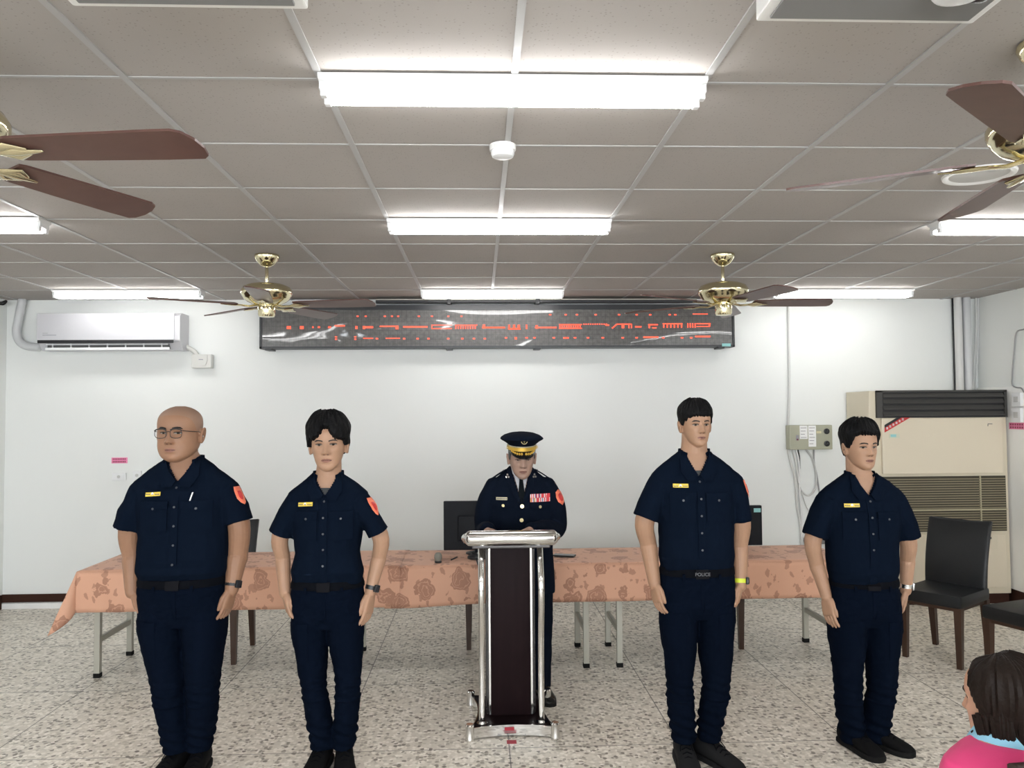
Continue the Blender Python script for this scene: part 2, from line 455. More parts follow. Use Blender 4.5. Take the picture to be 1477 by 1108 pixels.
g = MB(); g.box((XL, YB-.012, .055), (XR, YB, .125)); struct('baseboard_back', g, BROWN)
g = MB(); g.box((XL, YB-.03, 0), (XR, YB, .05), .004); struct('trim_2', g, WHITE)   # pale sill under the skirting
g = MB(); g.box((XR-.012, YF, 0), (XR, YB-.03, .125)); struct('baseboard_right', g, BROWN)
g = MB(); g.box((XL, YF, 0), (XL+.012, YB-.03, .125)); struct('baseboard_left', g, BROWN)
g = MB(); g.box((XR-.028, YF, .125), (XR, YB-.03, 1.90), .004); struct('trim_3', g, PANW)   # raised lower panel of the right wall

# ------------------------------------------------------------------ fluorescent lights
def make_light():
    t = thing('fluorescent_light', 'x', 'ceiling light', group='twin-tube ceiling lights')
    W = .605
    MB().prism([(-.062, 0), (.062, 0), (.062, -.012), (.02, -.028), (-.02, -.028), (-.062, -.012)], 0, -W, W).build('housing', WHITE, t, False)
    for s in (-1, 1):
        MB().tube([(-.572, s*.034, -.052), (.572, s*.034, -.052)], .0135, 14).build('tube', TUBE, t)
    for e in (-1, 1):
        m = MB()
        for s in (-1, 1):
            m.box((e*.590-.010, s*.034-.014, -.067), (e*.590+.010, s*.034+.014, -.020), .004)
        m.box((e*.601-.003, -.045, -.045), (e*.601+.003, .045, -.008), .002)
        m.build('tube_holder', WPLAST, t, False)
    return t
L0 = make_light(); first = True
lights = [
 (0, 0, 'ceiling fluorescent light nearest the camera, biggest and brightest, lit twin tubes'),
 (0, 3, 'lit twin-tube ceiling light between the smoke detector and the light over the LED sign'),
 (0, 7, 'lit twin-tube ceiling light right above the LED sign, farthest of the centre row'),
 (-5, 7, 'lit twin-tube ceiling light above the split air conditioner at the back left'),
 (5, 7, 'lit twin-tube ceiling light above the grey control box at the back right'),
 (-5, 3, 'lit twin-tube ceiling light cut by the left edge, below the near left fan blades'),
 (5, 3, 'lit twin-tube ceiling light cut by the right edge, below the near right fan')]
lights += [(c, r, None) for r in (-3, -7) for c in (-5, 0, 5)]+[(-5, 0, None), (5, 0, None)]  # unseen fixtures added to light the back wall more evenly
for c, r, lab in lights:
    o = L0 if first else copy_tree(L0); first = False
    o.location = (GX+c*GS, GY+r*GS, ZC-.005)
    if r == 7:                       # back row tubes dimmed so the wall next to them is not overlit
        for q_ in o.children:
            if q_.name.startswith('tube') and 'holder' not in q_.name: q_.data = q_.data.copy(); q_.data.materials[0] = TUBE_DIM
    o['label'] = lab or 'added unseen twin-tube ceiling light behind or beside the camera'

# unlit boxes and other fittings on the ceiling
def ceiling_box(cx, y1, label):
    t = thing('ceiling_box', label, 'ceiling box', (cx, y1-.28, ZC-.005), group='white ceiling boxes')
    m = MB(); m.box((-.27, -.28, -.10), (.27, .28, 0), .006); m.build('casing', WHITE, t, False)
    m = MB(); m.box((-.245, -.255, -.106), (.245, .255, -.098), .003); m.build('bottom_panel', BOX_SHADE, t, False)  # shade under the white box is put into this grey
    return t
pL = at_z(445, 14, ZC-.105); pR = at_z(1090, 31, ZC-.105)
ceiling_box(pL.x-.27, pL.y, 'unlit white ceiling box cut by the top edge, on the left')
ceiling_box(pR.x+.27, pR.y, 'unlit white ceiling box cut by the top edge, on the right beside a rounded camera')
p = at_z(1388, -4, ZC-.15)
t = thing('dome_camera', 'rounded white ceiling camera with a dark front at the top right', 'camera', (p.x, p.y, ZC-.111))
m = MB(); m.lathe([(.0, 0), (.066, 0), (.068, -.015), (.058, -.03), (.035, -.04), (0, -.043)], 28); m.build('housing', WPLAST, t)
m = MB(); m.box((.03, -.035, -.036), (.072, .035, -.006), .010); m.build('lens_cover', mat('dark lens', L(.01, .013, .03), .15), t)
p = at_z(725, 208, ZC)
t = thing('smoke_detector', 'round white smoke detector on the ceiling bar between two lights', 'smoke detector', (p.x, p.y, ZC-.005))
MB().lathe([(0, 0), (.052, 0), (.052, -.018), (.050, -.022)], 32).build('base', WHITE, t)
MB().lathe([(.045, -.022), (.046, -.034), (.041, -.045), (.028, -.050), (0, -.051)], 32).build('sensor_head', WPLAST, t)
MB().box((-.036, -.050, -.020), (-.022, -.044, -.010), .002).build('indicator', GPLAST, t)
p = at_z(1412, 251, ZC)
t = thing('ceiling_speaker', 'round flush ceiling ring with a grey middle beneath the near right fan', 'ceiling speaker', (p.x, p.y, ZC-.001))
MB().lathe([(.118, -.002), (.128, -.010), (.146, -.010), (.150, 0), (.118, 0)], 48).build('rim', WHITE, t)
MB().lathe([(0, 0), (.12, 0), (.12, -.004), (0, -.004)], 40).build('grille', GPLAST, t)

# ------------------------------------------------------------------ ceiling fans
def make_fan():
    t = thing('ceiling_fan', 'x', 'ceiling fan', group='brass ceiling fans')
    MB().lathe([(.0, 0), (.078, 0), (.080, -.012), (.070, -.035), (.05, -.060), (.028, -.075), (.02, -.078), (0, -.078)], 32).build('canopy', BRASS, t)
    MB().tube([(0, 0, -.07), (0, 0, -.20)], .011, 16).build('rod', BRASS, t)
    MB().lathe([(0, -.180), (.02, -.180), (.024, -.186), (.07, -.189), (.115, -.197), (.148, -.212), (.163, -.236), (.163, -.256), (.155, -.272), (.150, -.276), (.146, -.288), (.125, -.306), (.09, -.322), (.06, -.330), (0, -.332)], 48).build('motor_housing', BRASS, t)
    MB().lathe([(0, -.322), (.05, -.322), (.055, -.335), (.055, -.392), (.048, -.405), (.015, -.41), (0, -.41)], 32).build('switch_housing', BRASS, t)
    for k in range(5):
        a = k*2*PI/5
        R_ = Matrix.Rotation(a, 4, 'Z')
        m = MB()
        # leaf-shaped iron: arm + three lobes
        T_ = R_ @ Matrix.Translation((0, 0, -.330)) @ Matrix.Rotation(math.radians(-11), 4, 'X')
        for pts, r in (([(.06, 0, .0), (.11, 0, -.012), (.17, 0, -.008)], [(.014, .008), (.012, .007), (.010, .006)]),
                       ([(.16, 0, -.008), (.205, .030, -.008), (.245, .012, -.008)], [(.010, .005), (.016, .005), (.006, .004)]),
                       ([(.16, 0, -.008), (.205, -.030, -.008), (.245, -.012, -.008)], [(.010, .005), (.016, .005), (.006, .004)]),
                       ([(.16, 0, -.010), (.22, 0, -.011), (.285, 0, -.008)], [(.010, .005), (.018, .005), (.004, .003)])):
            V, F = tube(pts, r, 10, (0, 0, 1)); m.add([T_ @ Vector(v) for v in V], F)
        m.build('blade_bracket', BRASS, t)
        bm = bmesh.new()
        ol = [(.19, -.052), (.21, -.058), (.40, -.066), (.60, -.073), (.665, -.074), (.69, -.062), (.712, -.025), (.72, .015), (.715, .055), (.70, .070), (.60, .071), (.40, .066), (.21, .058), (.19, .052)]
        vs = [bm.verts.new((x, y, -.002)) for x, y in ol]; f = bm.faces.new(vs)
        ex = bmesh.ops.extrude_face_region(bm, geom=[f])
        for q in ex['geom']:
            if isinstance(q, bmesh.types.BMVert): q.co.z += .007
        bmesh.ops.transform(bm, matrix=T_, verts=bm.verts)
        MB().bm(bm).build('blade', BLADE, t, False)
    return t
F0 = make_fan()
FZ = ZC-.005
p = at_z(385, 367, ZC); q = at_z(1042, 366, ZC)
fans = [
 ((p.x, p.y), -8, 'far left brass ceiling fan, hanging before the left end of the LED sign'),
 ((q.x, q.y), -4, 'far right brass ceiling fan, hanging before the right end of the LED sign'),
 ((-1.45, 2.18), -5, 'near left ceiling fan, its two brown blades reaching in from the left edge'),
 ((1.63, 2.17), 6, 'near right ceiling fan at the right edge, one blade seen edge-on')]
for k, ((x, y), a, lab) in enumerate(fans):
    o = F0 if k == 0 else copy_tree(F0)
    o.location = (x, y, FZ); o.rotation_euler = (0, 0, math.radians(a)); o['label'] = lab

# ------------------------------------------------------------------ LED sign
YS = 7.14
a = at(374, 503, YS); b = at(1059, 439, YS)
X0, X1, Z0, Z1 = a.x, b.x, a.z, b.z
sc_px = YS/FPX
t = thing('led_sign', 'long dark LED sign on the back wall under the ceiling, showing red text', 'LED sign', ((X0+X1)/2, YB, Z0))
ox, oz = (X0+X1)/2, Z0
w2, h = (X1-X0)/2, Z1-Z0
m = MB(); m.box((-w2, YS-YB, 0), (w2, 0, .018)); m.box((-w2, YS-YB, h-.045), (w2, 0, h)); m.box((-w2, YS-YB, 0), (-w2+.018, 0, h)); m.box((w2-.018, YS-YB, 0), (w2, 0, h)); m.box((-w2, -.02, 0), (w2, -.002, h))
m.build('frame', BLACKM, t, False)
panel = MB().box((-w2+.018, YS-YB+.012, .018), (w2-.018, -.03, h-.045)).build('panel', LEDP, t, False)
def sgn(px, py): q_ = at(px, py, YS+.008); return q_.x-ox, q_.z-oz
seg = []
c5 = lambda x: 350+x*.2708
c6 = lambda x: 700+x*.2708
def put(x0, x1, y, hh=3.0): seg.append((x0, x1, y, hh*.85))
for x in (460, 612, 655, 757, 795, 828, 938, 1008, 1095, 1165): put(c5(x)-1.4, c5(x)+1.6, 456.2, 2.2)
for x in (345, 428, 488, 588, 712, 806, 878, 982, 1012): put(c6(x)-1.5, c6(x)+1.8, 454.0, 2.4)
put(c6(1105), c6(1185), 453.0, 1.6)
for x in (497, 600): put(c5(x)-1.5, c5(x)+1.5, 486, 2.2); put(c5(x)-1.5, c5(x)+1.5, 489.3, 2.2)
for x0, x1 in ((642, 695), (762, 838)): put(c5(x0), c5(x1), 488, 1.8)
for x in (715, 860, 932, 990, 1095, 1170, 1232, 1290, 1455): put(c5(x)-1.7, c5(x)+1.7, 488.6, 2.6)
for x in (110, 162, 220, 262, 365, 430, 478, 547, 626, 732, 806, 948, 1048, 1097): put(c6(x)-1.8, c6(x)+1.8, 487.2, 2.6)
put(c6(415), c6(445), 487.5, 2.6); put(c6(842), c6(922), 486.4, 2.8); put(c6(1118), c6(1200), 485.3, 2.6)
for x0, x1 in ((235, 257), (305, 325), (600, 612), (640, 652)): put(c5(x0), c5(x1), 472.6, 5)
for x0, x1 in ((370, 378), (400, 412), (455, 470)): put(c5(x0), c5(x1), 472, 3)
put(c5(490), c5(545), 470, 2.6); put(c5(640), c5(695), 472, 3.2); put(c5(730), c5(830), 470.8, 2.4); put(c5(815), c5(830), 473, 5)
put(c5(855), c5(985), 471.6, 3.0); put(c5(1005), c5(1115), 469.0, 1.6); put(c5(1005), c5(1115), 474.0, 1.8); put(c5(1005), c5(1010), 471.5, 6.5)
for k in range(9): put(c5(1132+13*k), c5(1138+13*k), 471.5, 7.0)
put(c5(1130), c5(1250), 469, 1.5); put(c5(1275), c5(1395), 472.4, 2.6); put(c5(1278), c5(1292), 471, 7)
for x in (1415, 1440, 1465): put(c5(x), c5(x+9), 471.5, 7)
put(c5(1415), c5(1477), 474, 2)
put(c6(0), c6(105), 472.6, 2.6)
for x in (122, 150, 176, 215): put(c6(x), c6(x+9), 471.5, 7.5)
put(c6(122), c6(188), 474.6, 2); put(c6(265), c6(380), 472.4, 2.6); put(c6(268), c6(280), 471.6, 6)
for k in range(10): put(c6(394+12*k), c6(400+12*k), 471, 7.2)
put(c6(392), c6(515), 468.2, 1.6); put(c6(392), c6(515), 473.6, 1.6)
for k in range(11): put(c6(522+12*k), c6(529+12*k), 467.6, 1.8)
put(c6(640), c6(660), 469, 2.4)
for k in range(4): put(c6(674+7*k), c6(682+7*k), 473-1.6*k, 2.4)
for x0, x1 in ((727, 740), (762, 768), (776, 782), (870, 878)): put(c6(x0), c6(x1), 470.6, 6.5)
put(c6(700), c6(780), 467.6, 1.8); put(c6(798), c6(832), 471.4, 2.4); put(c6(868), c6(920), 468.4, 2); put(c6(890), c6(912), 473, 2.4)
put(c6(945), c6(1050), 467, 2)
for k in range(6): put(c6(947+19*k), c6(954+19*k), 470, 6.6)
for k in range(4): put(c6(1076+13*k), c6(1082+13*k), 469.4, 7.4)
put(c6(1126), c6(1200), 467, 2.2); put(c6(1126), c6(1196), 471, 1.6); put(c6(1190), c6(1198), 469, 5)
m = MB()
for x0, x1, y, hh in seg:
    xa, za = sgn(x0, y+hh/2); xb, zb = sgn(x1, y-hh/2)
    # rows of separate pixels
    n = max(1, round((x1-x0)/2.0)); r = max(1, round(hh/2.0))
    for k in range(n):
        for j in range(r):
            u0, u1 = xa+(xb-xa)*(k+.08)/n, xa+(xb-xa)*(k+.92)/n
            v0, v1 = za+(zb-za)*(j+.08)/r, za+(zb-za)*(j+.92)/r
            m.box((u0, YS-YB+.007, v0), (u1, YS-YB+.0125, v1))
lt = m.build('text', LEDR, t, False); lt['label'] = 'glowing red pixel text'
m = MB(); xa, za = sgn(543, 441); xb, zb = sgn(1003, 437)
m.box((xa, YS-YB-.05, h+.012), (xb, YS-YB-.004, h+.036), .004)
m.box((xa, YS-YB-.05, h+.036), (xb, YS-YB-.02, h+.046), .002, 1)
m.build('top_rail', [BLACKM, STEEL], t, False)
for px in (648, 775):
    xa, za = sgn(px, 437); MB().box((xa-.018, YS-YB-.055, h), (xa+.018, 0, h+.055), .003).build('clamp', BLACKM, t, False)
for px in (388, 648, 775, 1040):
    xa, za = sgn(px, 505); MB().box((xa-.03, YS-YB-.006, -.016), (xa+.03, -.02, .002), .003).build('clip', BLACKM, t, False)
xa, za = sgn(1041, 499); xb, zb = sgn(1051, 495)
MB().box((xa, YS-YB-.004, .004), (xb+.015, YS-YB+.001, .03)).build('sticker', TEAL, t, False)

# ------------------------------------------------------------------ split air conditioner
YA = 7.07
a = at(53, 505, YA); b = at(252, 451, YA)
w, h = b.x-a.x, b.z-a.z
t = thing('split_air_conditioner', 'white wall-mounted split air conditioner at the upper left of the back wall', 'air conditioner', ((a.x+b.x)/2, YB, a.z))
d = YB-YA
prof = [(-.002, h), (-d*.8, h), (-d, h-.03), (-d, .085), (-d+.01, .075), (-d+.03, .068), (-d*.62, .0), (-.002, 0)]
MB().prism([(y, z) for y, z in prof], 0, -w/2, w/2+.045).build('body', ACW, t, False)
MB().box((-w/2, -d-.012, .083), (w/2, -d+.006, h-.004), .012).build('front_panel', ACW, t)
MB().box((-w/2+.008, -d-.011, .058), (w/2-.008, -d+.006, .087), .004).build('trim_strip', BLACK, t, False)
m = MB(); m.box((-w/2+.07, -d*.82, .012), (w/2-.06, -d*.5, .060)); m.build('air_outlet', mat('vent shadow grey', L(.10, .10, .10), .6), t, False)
m = MB(); m.box((-w/2+.06, -d*.92, .0), (w/2-.05, -d*.86, .022), .004); m.box((-w/2+.07, -d*.95, .044), (w/2-.06, -d*.9, .052), .002)
for k in range(7):
    x = -w/2+.12+k*(w-.24)/6; m.box((x-.003, -d*.9, .012), (x+.003, -d*.6, .056))
m.build('louver', WPLAST, t, False)
m = MB()
for k in range(9): m.box((-w/2+.055+.013*k, -d-.0135, .125), (-w/2+.064+.013*k, -d-.0115, .132))
for k in range(5): m.box((-w/2+.055+.009*k, -d-.0135, .142), (-w/2+.061+.009*k, -d-.0115, .147))
m.build('lettering', mat('logo grey', L(.25, .26, .28), .5), t, False)
m = MB().tube(spline([(w/2-.10, -d-.012, h-.04), (w/2-.09, -d-.0135, h-.032), (w/2-.075, -d-.0135, h-.035), (w/2-.075, -d-.0135, h-.045), (w/2-.09, -d-.0135, h-.048)], 12), .002, 6); m.build('emblem', mat('logo grey', L(0, 0, 0)), t)
# pipe and isolator
pp = [at(32, 434, 7.22), at(27, 460, 7.22), at(24, 478, 7.22), at(28, 492, 7.22), at(38, 499, 7.22), at(56, 501, 7.24)]
tag(MB().tube(spline(pp, 40), .036, 14).build('refrigerant_pipe', PIPE), 'pale grey bent pipe running from the ceiling into the split air conditioner', 'pipe')
a = at(276, 531, 7.22); b = at(305, 511, 7.22)
t = thing('isolator_switch', 'small square white switch box on the wall beside the split air conditioner', 'switch box', ((a.x+b.x)/2, YB, a.z))
w, h = b.x-a.x, b.z-a.z
MB().box((-w/2, -.075, 0), (w/2, -.001, h), .008).build('box', mat('ivory plastic', L(.60, .60, .57), .4), t, False)
MB().prism([(-.065, h-.01), (-.065, h*.5), (-.04, h*.22), (-.0, h*.16), (.04, h*.22), (.055, h*.5), (.055, h-.01)], 1, -.082, -.074).build('cover', mat('ivory plastic', L(0, 0, 0)), t, False)
MB().box((-.02, -.0835, h*.58), (.018, -.0815, h*.64)).build('lettering', mat('logo grey', L(0, 0, 0)), t, False)
pp = [at(262, 498, 7.25), at(272, 502, 7.25), at(281, 508, 7.25), at(285, 514, 7.25)]
tag(MB().tube(spline(pp, 16), .021, 12).build('cable_conduit', mat('ivory plastic', L(0, 0, 0))), 'short white curved conduit between the split air conditioner and its switch box', 'conduit')

# stickers and sockets
def sticker(px0, py0, px1, py1, Y, label, wall='back'):
    a = at(px0, py1, Y); b = at(px1, py0, Y)
    t = thing('sticker', label, 'sticker', ((a.x+b.x)/2, Y, a.z))
    w, h = b.x-a.x, b.z-a.z
    MB().box((-w/2, -.003, 0), (w/2, 0, h)).build('backing', PINK, t, False)
    m = MB()
    for r in range(2):
        n = 8
        for k in range(n): m.box((-w/2+w*(.08+k*.106), -.0038, h*(.14+.45*r)), (-w/2+w*(.08+k*.106+.072), -.0028, h*(.14+.45*r+.28)))
    m.build('lettering', mat('sticker print', L(.30, .05, .10), .7), t, False)
sticker(161, 660, 184, 668.5, YB-.001, 'small pink sticker with two lines of print on the wall left of the bald officer')
def outlet(px0, py0, px1, py1, Y, label, hole=True):
    a = at(px0, py1, Y); b = at(px1, py0, Y)
    t = thing('wall_outlet', label, 'outlet', ((a.x+b.x)/2, Y, a.z), group='wall outlets')
    w, h = b.x-a.x, b.z-a.z
    MB().box((-w/2, -.025, 0), (w/2, 0, h), .005).build('plate', WPLAST, t, False)
    if hole: MB().lathe([(0, 0), (.014, 0), (.014, .004), (0, .004)], 16).build('socket', GPLAST, t).matrix_local = Matrix.Translation((0, -.025, h/2)) @ Matrix.Rotation(PI/2, 4, 'X')
outlet(163, 682, 183, 693, YB, 'white wall outlet under the pink sticker behind the bald officer')
outlet(193, 679, 205, 692, YB, 'white wall outlet half hidden behind the shoulder of the bald officer')

# ------------------------------------------------------------------ control box with cables
a = at(1139, 649, 7.20); b = at(1200.5, 613, 7.20)
w, h = b.x-a.x, b.z-a.z
t = thing('control_box', 'sage grey wall control box with two black knobs and taped white notes', 'control box', ((a.x+b.x)/2, YB, a.z))
MB().box((-w/2, -.09, 0), (w/2, 0, h), .008).build('case', BOXG, t, False)
for z in (h*.24, h*.74):
    k = MB().lathe([(0, 0), (.026, 0), (.026, .01), (.018, .012), (.016, .032), (0, .034)], 20).build('knob', BLACK, t)
    k.matrix_local = Matrix.Translation((w*.36, -.09, z)) @ Matrix.Rotation(PI/2, 4, 'X')
for (x0, x1, z0, z1) in ((-.26, -.08, .44, .98), (-.06, .115, .12, .98)):
    n = MB().box((w*x0, -.0925, h*z0), (w*x1, -.0895, h*z1)).build('paper_note', PAPER, t, False)
    m = MB()
    for k in range(6 if z0 < .3 else 4):
        z = h*(z1-.10-.13*k); m.box((w*(x0+.02), -.0932, z), (w*(x1-.025-.02*(k % 3)), -.0924, z+.004))
    m.build('print', INK, n, False)
MB().box((-w*.35, -.094, h*.38), (-w*.28, -.089, h*.60)).build('meter', mat('meter grey', L(.25, .25, .27), .4), t, False)
MB().box((-w*.335, -.098, h*.38), (-w*.30, -.093, h*.45)).build('indicator_lamp', mat('maroon lamp', L(.12, .01, .03), .3), t, False)
MB().box((w*.13, -.092, h*.66), (w*.24, -.0895, h*.75)).build('tape_label', mat('cream tape', L(.62, .58, .36), .6), t, False)
def cable(pts, r, m, label, n=40, Y=7.275, name='cable'):
    tag(MB().tube(spline([at(x, y, Y) for x, y in pts], n), r, 8).build(name, m), label, 'cable')
cable([(1137, 430), (1138, 500), (1138.5, 560), (1137, 610), (1136, 640), (1140, 665), (1147, 690), (1150, 730), (1155, 760), (1156, 790), (1156, 830)], .011, CABLE, 'long pale cable running down the wall from the ceiling past the control box')
cable([(1143, 649), (1148, 668), (1151, 690), (1153, 706)], .008, CABLE, 'thin white cable leaving the left underside of the control box')
cable([(1148, 649), (1152, 665), (1153, 690), (1153.5, 710), (1157, 760), (1158, 790), (1158, 830)], .010, mat('white conduit', L(.74, .74, .73), .4), 'straight white conduit below the control box going down behind the table')
cable([(1151, 649), (1153, 660), (1153.5, 676)], .007, BLACK, 'short black wire below the control box', 12)
cable([(1163, 649), (1172, 662), (1177, 685), (1176, 705), (1166, 715), (1156, 708), (1152, 697)], .009, mat('loop cable', L(.50, .50, .49), .5), 'pale cable hanging in a loop below the control box')
cable([(1174, 649), (1174.5, 668), (1178, 685), (1182, 710)], .007, DCABLE, 'thin grey cable under the right half of the control box')
cable([(1156, 708), (1163, 730), (1172, 745)], .006, CABLE, 'thin pale cable slanting down toward the right shoulder behind the officer', 14)
a = at(1166, 786, 7.22); b = at(1197, 774, 7.22)
tag(MB().tube([(a.x, 7.25, (a.z+b.z)/2), (b.x, 7.25, (a.z+b.z)/2)], .038, 12).build('wall_pipe', mat('dull grey pipe', L(.20, .20, .20), .5)), 'short dull grey pipe low on the wall behind the rightmost officer', 'pipe')

# ------------------------------------------------------------------ pipes in the back right corner
def vpipe(px, r, m, label, Y=7.22, top=426, bot=600, name='pipe', cat='pipe'):
    a = at(px, bot, Y); tag(MB().tube([(a.x, Y, 1.2), (a.x, Y, ZC)], r, 16, 0).build(name, m), label, cat)
vpipe(1386, .035, mat('duct white', L(.62, .62, .61), .45), 'white square-edged duct pipe in the right corner above the floor air conditioner')
vpipe(1398.5, .036, PIPE, 'grey round drain pipe next to the corner, right of the white pipe')
vpipe(1378.5, .008, BLACK, 'thin black cable down the corner left of the pipes', 7.26, name='cable', cat='cable')
vpipe(1381, .005, CABLE, 'thin white cable down the corner beside the black cable', 7.27, name='cable', cat='cable')
cable([(1408, 428), (1408, 470), (1407, 500), (1405, 530), (1404, 560), (1404, 600)], .008, CABLE, 'loose white cable right of the corner pipes, slightly bent', Y=7.24)
cable([(1411, 428), (1410.5, 480), (1409.5, 520), (1407, 560), (1407, 600)], .007, mat('duct white', L(0, 0, 0)), 'outer loose white cable hanging closest to the right wall', Y=7.25)

# ------------------------------------------------------------------ floor-standing air conditioner
YC = 6.84
a = at(1260, 862, YC); b = at(1450, 563, YC)
w, H_ = b.x-a.x, b.z; x0 = a.x
t = thing('floor_air_conditioner', 'tall cream floor-standing air conditioner in the right corner', 'air conditioner', (x0+w/2, YC+.215, 0))
q = lambda px, py: (at(px, py, YC).x-x0-w/2, at(px, py, YC).z)
f = -.215
m = MB(); m.box((-w/2, f, .09), (w/2, .215, H_), .006); m.build('cabinet', CREAM, t, False)
MB().box((-w/2+.01, f+.02, 0), (w/2-.01, .2, .09)).build('plinth', BROWN, t, False)
gx0, gz0 = q(1263, 603); gx1, gz1 = q(1449, 563)
m = MB(); m.box((gx0, f-.012, gz0), (gx1, f+.002, gz1+.0)); m.build('air_grille', BLACK, t, False)
gr = t.children[-1] if False else bpy.data.objects['air_grille']
m = MB(); m.box((gx0, f-.03, gz1-.012), (gx1, f-.01, gz1+.004)); m.box((gx0, f-.03, gz0), (gx0+.05, f-.01, gz1)); m.box((gx1-.025, f-.03, gz0), (gx1, f-.01, gz1))
for k in range(5):
    z = gz0+.02+k*(gz1-gz0-.05)/4.4; m.box((gx0, f-.034, z), (gx0+.05, f-.028, z+.004))
m.build('grille_frame', DGRILL, gr, False)
for k in range(4):
    z = gz0+.012+k*(gz1-gz0-.02)/4
    M_ = Matrix.Translation((0, f-.026, z+.022)) @ Matrix.Rotation(math.radians(-28), 4, 'X')
    MB().box((gx0+.055, -.004, -.020), (gx1-.03, .004, .020), .003, M=M_).build('louver', DGRILL, gr, False)
ax, az = q(1271.5, 684); bx, bz = q(1443, 602)
MB().box((ax, f-.028, az), (bx, f+.002, bz), .006).build('front_panel', mat('cream panel', L(.69, .615, .48), .38), t, False)
fp = bpy.data.objects['front_panel.001']
# diagonal banner on the panel's corner
def band(p0, p1, p2, p3, name, m_, yy):
    P = [q(*p) for p in (p0, p1, p2, p3)]
    mb = MB(); mb.prism(P, 1, yy-.002, yy); return mb.build(name, m_, fp, False)
bn = band((1273.5, 617), (1273.5, 624), (1310, 602.5), (1297, 602.5), 'banner', REDS, f-.028)
mb = MB(); P = [q(*p) for p in ((1273.5, 613), (1273.5, 617.5), (1298, 602.5), (1291, 602.5))]; mb.prism(P, 1, f-.030, f-.028); mb.build('black_stripe', BLACK, bn, False)
mb = MB()
for k in range(6):
    u = k/6
    cx_, cz_ = 1277+u*27, 617.6-u*15.4
    for dx, dy, ww, hh in ((-1.4, -1.2, 2.8, .7), (-1.4, 1.0, 2.8, .7), (-.4, -1.6, .8, 3.2), (-1.5, -.2, 3.0, .6)):
        A = q(cx_+dx, cz_+dy+hh); B = q(cx_+dx+ww, cz_+dy); mb.box((A[0], f-.0315, A[1]), (B[0], f-.0298, B[1]))
mb.build('lettering', PAPER, bn, False)
A = q(1280, 632); B = q(1295, 625.5); MB().box((A[0], f-.030, A[1]), (B[0], f-.027, B[1])).build('sticker', mat('pale sticker', L(.62, .62, .48), .5), fp, False)
A = q(1282, 630.5); B = q(1290, 626.5); MB().box((A[0], f-.0312, A[1]), (B[0], f-.0295, B[1])).build('sticker_print', TEAL, fp, False)
A = q(1422, 614.5); B = q(1428, 611.5); MB().tube([(A[0], f-.029, A[1]), (A[0], f-.029, B[1]), (B[0], f-.029, B[1])], .003, 6).build('emblem', INK, fp)
ax, az = q(1264, 768); bx, bz = q(1449, 686)
MB().box((ax, f-.012, az), (bx, f+.002, bz)).build('intake_grille', mat('dark olive gap', L(.05, .042, .025), .6), t, False)
ig = bpy.data.objects['intake_grille']
m = MB()
for k in range(22):
    z = az+.012+k*(bz-az-.02)/22; m.box((ax+.006, f-.022, z), (bx-.006, f-.010, z+.009))
m.build('slats', OLIVE, ig, False)
m = MB(); sx_ = q(1412, 700)[0]
m.box((sx_-.005, f-.025, az), (sx_+.005, f-.01, bz)); zz = q(1300, 736)[1]; m.box((ax, f-.026, zz-.006), (bx, f-.01, zz+.006)); m.build('grille_bar', mat('pale olive bar', L(.40, .36, .24), .5), ig, False)
ax, az = q(1264, 850); bx, bz = q(1449, 770)
MB().box((ax, f-.014, az), (bx, f+.002, bz), .004).build('lower_panel', mat('cream panel', L(0, 0, 0)), t, False)
A = q(1424, 792); B = q(1437, 771); MB().box((A[0], f-.018, A[1]), (B[0], f-.012, B[1]), .003).build('access_cover', CREAM, t, False)
A = q(1423, 777); B = q(1427, 774); MB().box((A[0], f-.03, A[1]), (B[0], f-.012, B[1])).build('latch', BLACK, t, False)

# ------------------------------------------------------------------ right wall fittings
def on_right(px, py, xw):            # a point of the right wall seen at a pixel
    d = at(px, py, 1.0)-Vector((0, 0, CAMZ)); s = xw/d.x
    return Vector((xw, d.y*s, CAMZ+d.z*s))
xw = XR-.028
for k, (y0, y1, lab) in enumerate(((566, 586, 'upper white outlet on the right wall beside the floor air conditioner'), (588, 609, 'lower white outlet on the right wall just above a pink sticker'))):
    A = on_right(1464, y1, xw); B = on_right(1476, y0, xw)
    t = thing('wall_outlet', lab, 'outlet', (xw, (A.y+B.y)/2, A.z), group='wall outlets')
    d = abs(A.y-B.y)/2; h = B.z-A.z
    MB().box((-.03, -d, 0), (0, d, h), .004).build('plate', WPLAST, t, False)
    MB().box((-.033, -d*.5, h*.3), (-.028, d*.5, h*.7), .002).build('socket', GPLAST, t, False)
A = on_right(1456, 619, xw); B = on_right(1478, 610, xw)
t = thing('sticker', 'small pink sticker on the right wall at the photo edge, under the outlets', 'sticker', (xw, (A.y+B.y)/2, A.z))
d = abs(A.y-B.y)/2; h = B.z-A.z
MB().box((-.003, -d, 0), (0, d, h)).build('backing', PINK, t, False)
m = MB()
for r in range(2):
    for k in range(6): y = -d+2*d*(.08+k*.15); m.box((-.0038, y, h*(.14+.45*r)), (-.0028, y+2*d*.10, h*(.42+.45*r)))
m.build('lettering', mat('sticker print', L(0, 0, 0)), t, False)
pts = [on_right(x, y, XR-.012) for x, y in ((1477, 475), (1466, 480), (1463, 505), (1460, 540), (1460, 555))]+[on_right(x, y, xw-.008) for x, y in ((1466, 559), (1473, 560), (1477, 566))]
tag(MB().tube(spline(pts, 40), .006, 8).build('cable', DCABLE), 'dark thin cable looping down the right wall to the outlets', 'cable')
p = at(5, 434, 7.1)
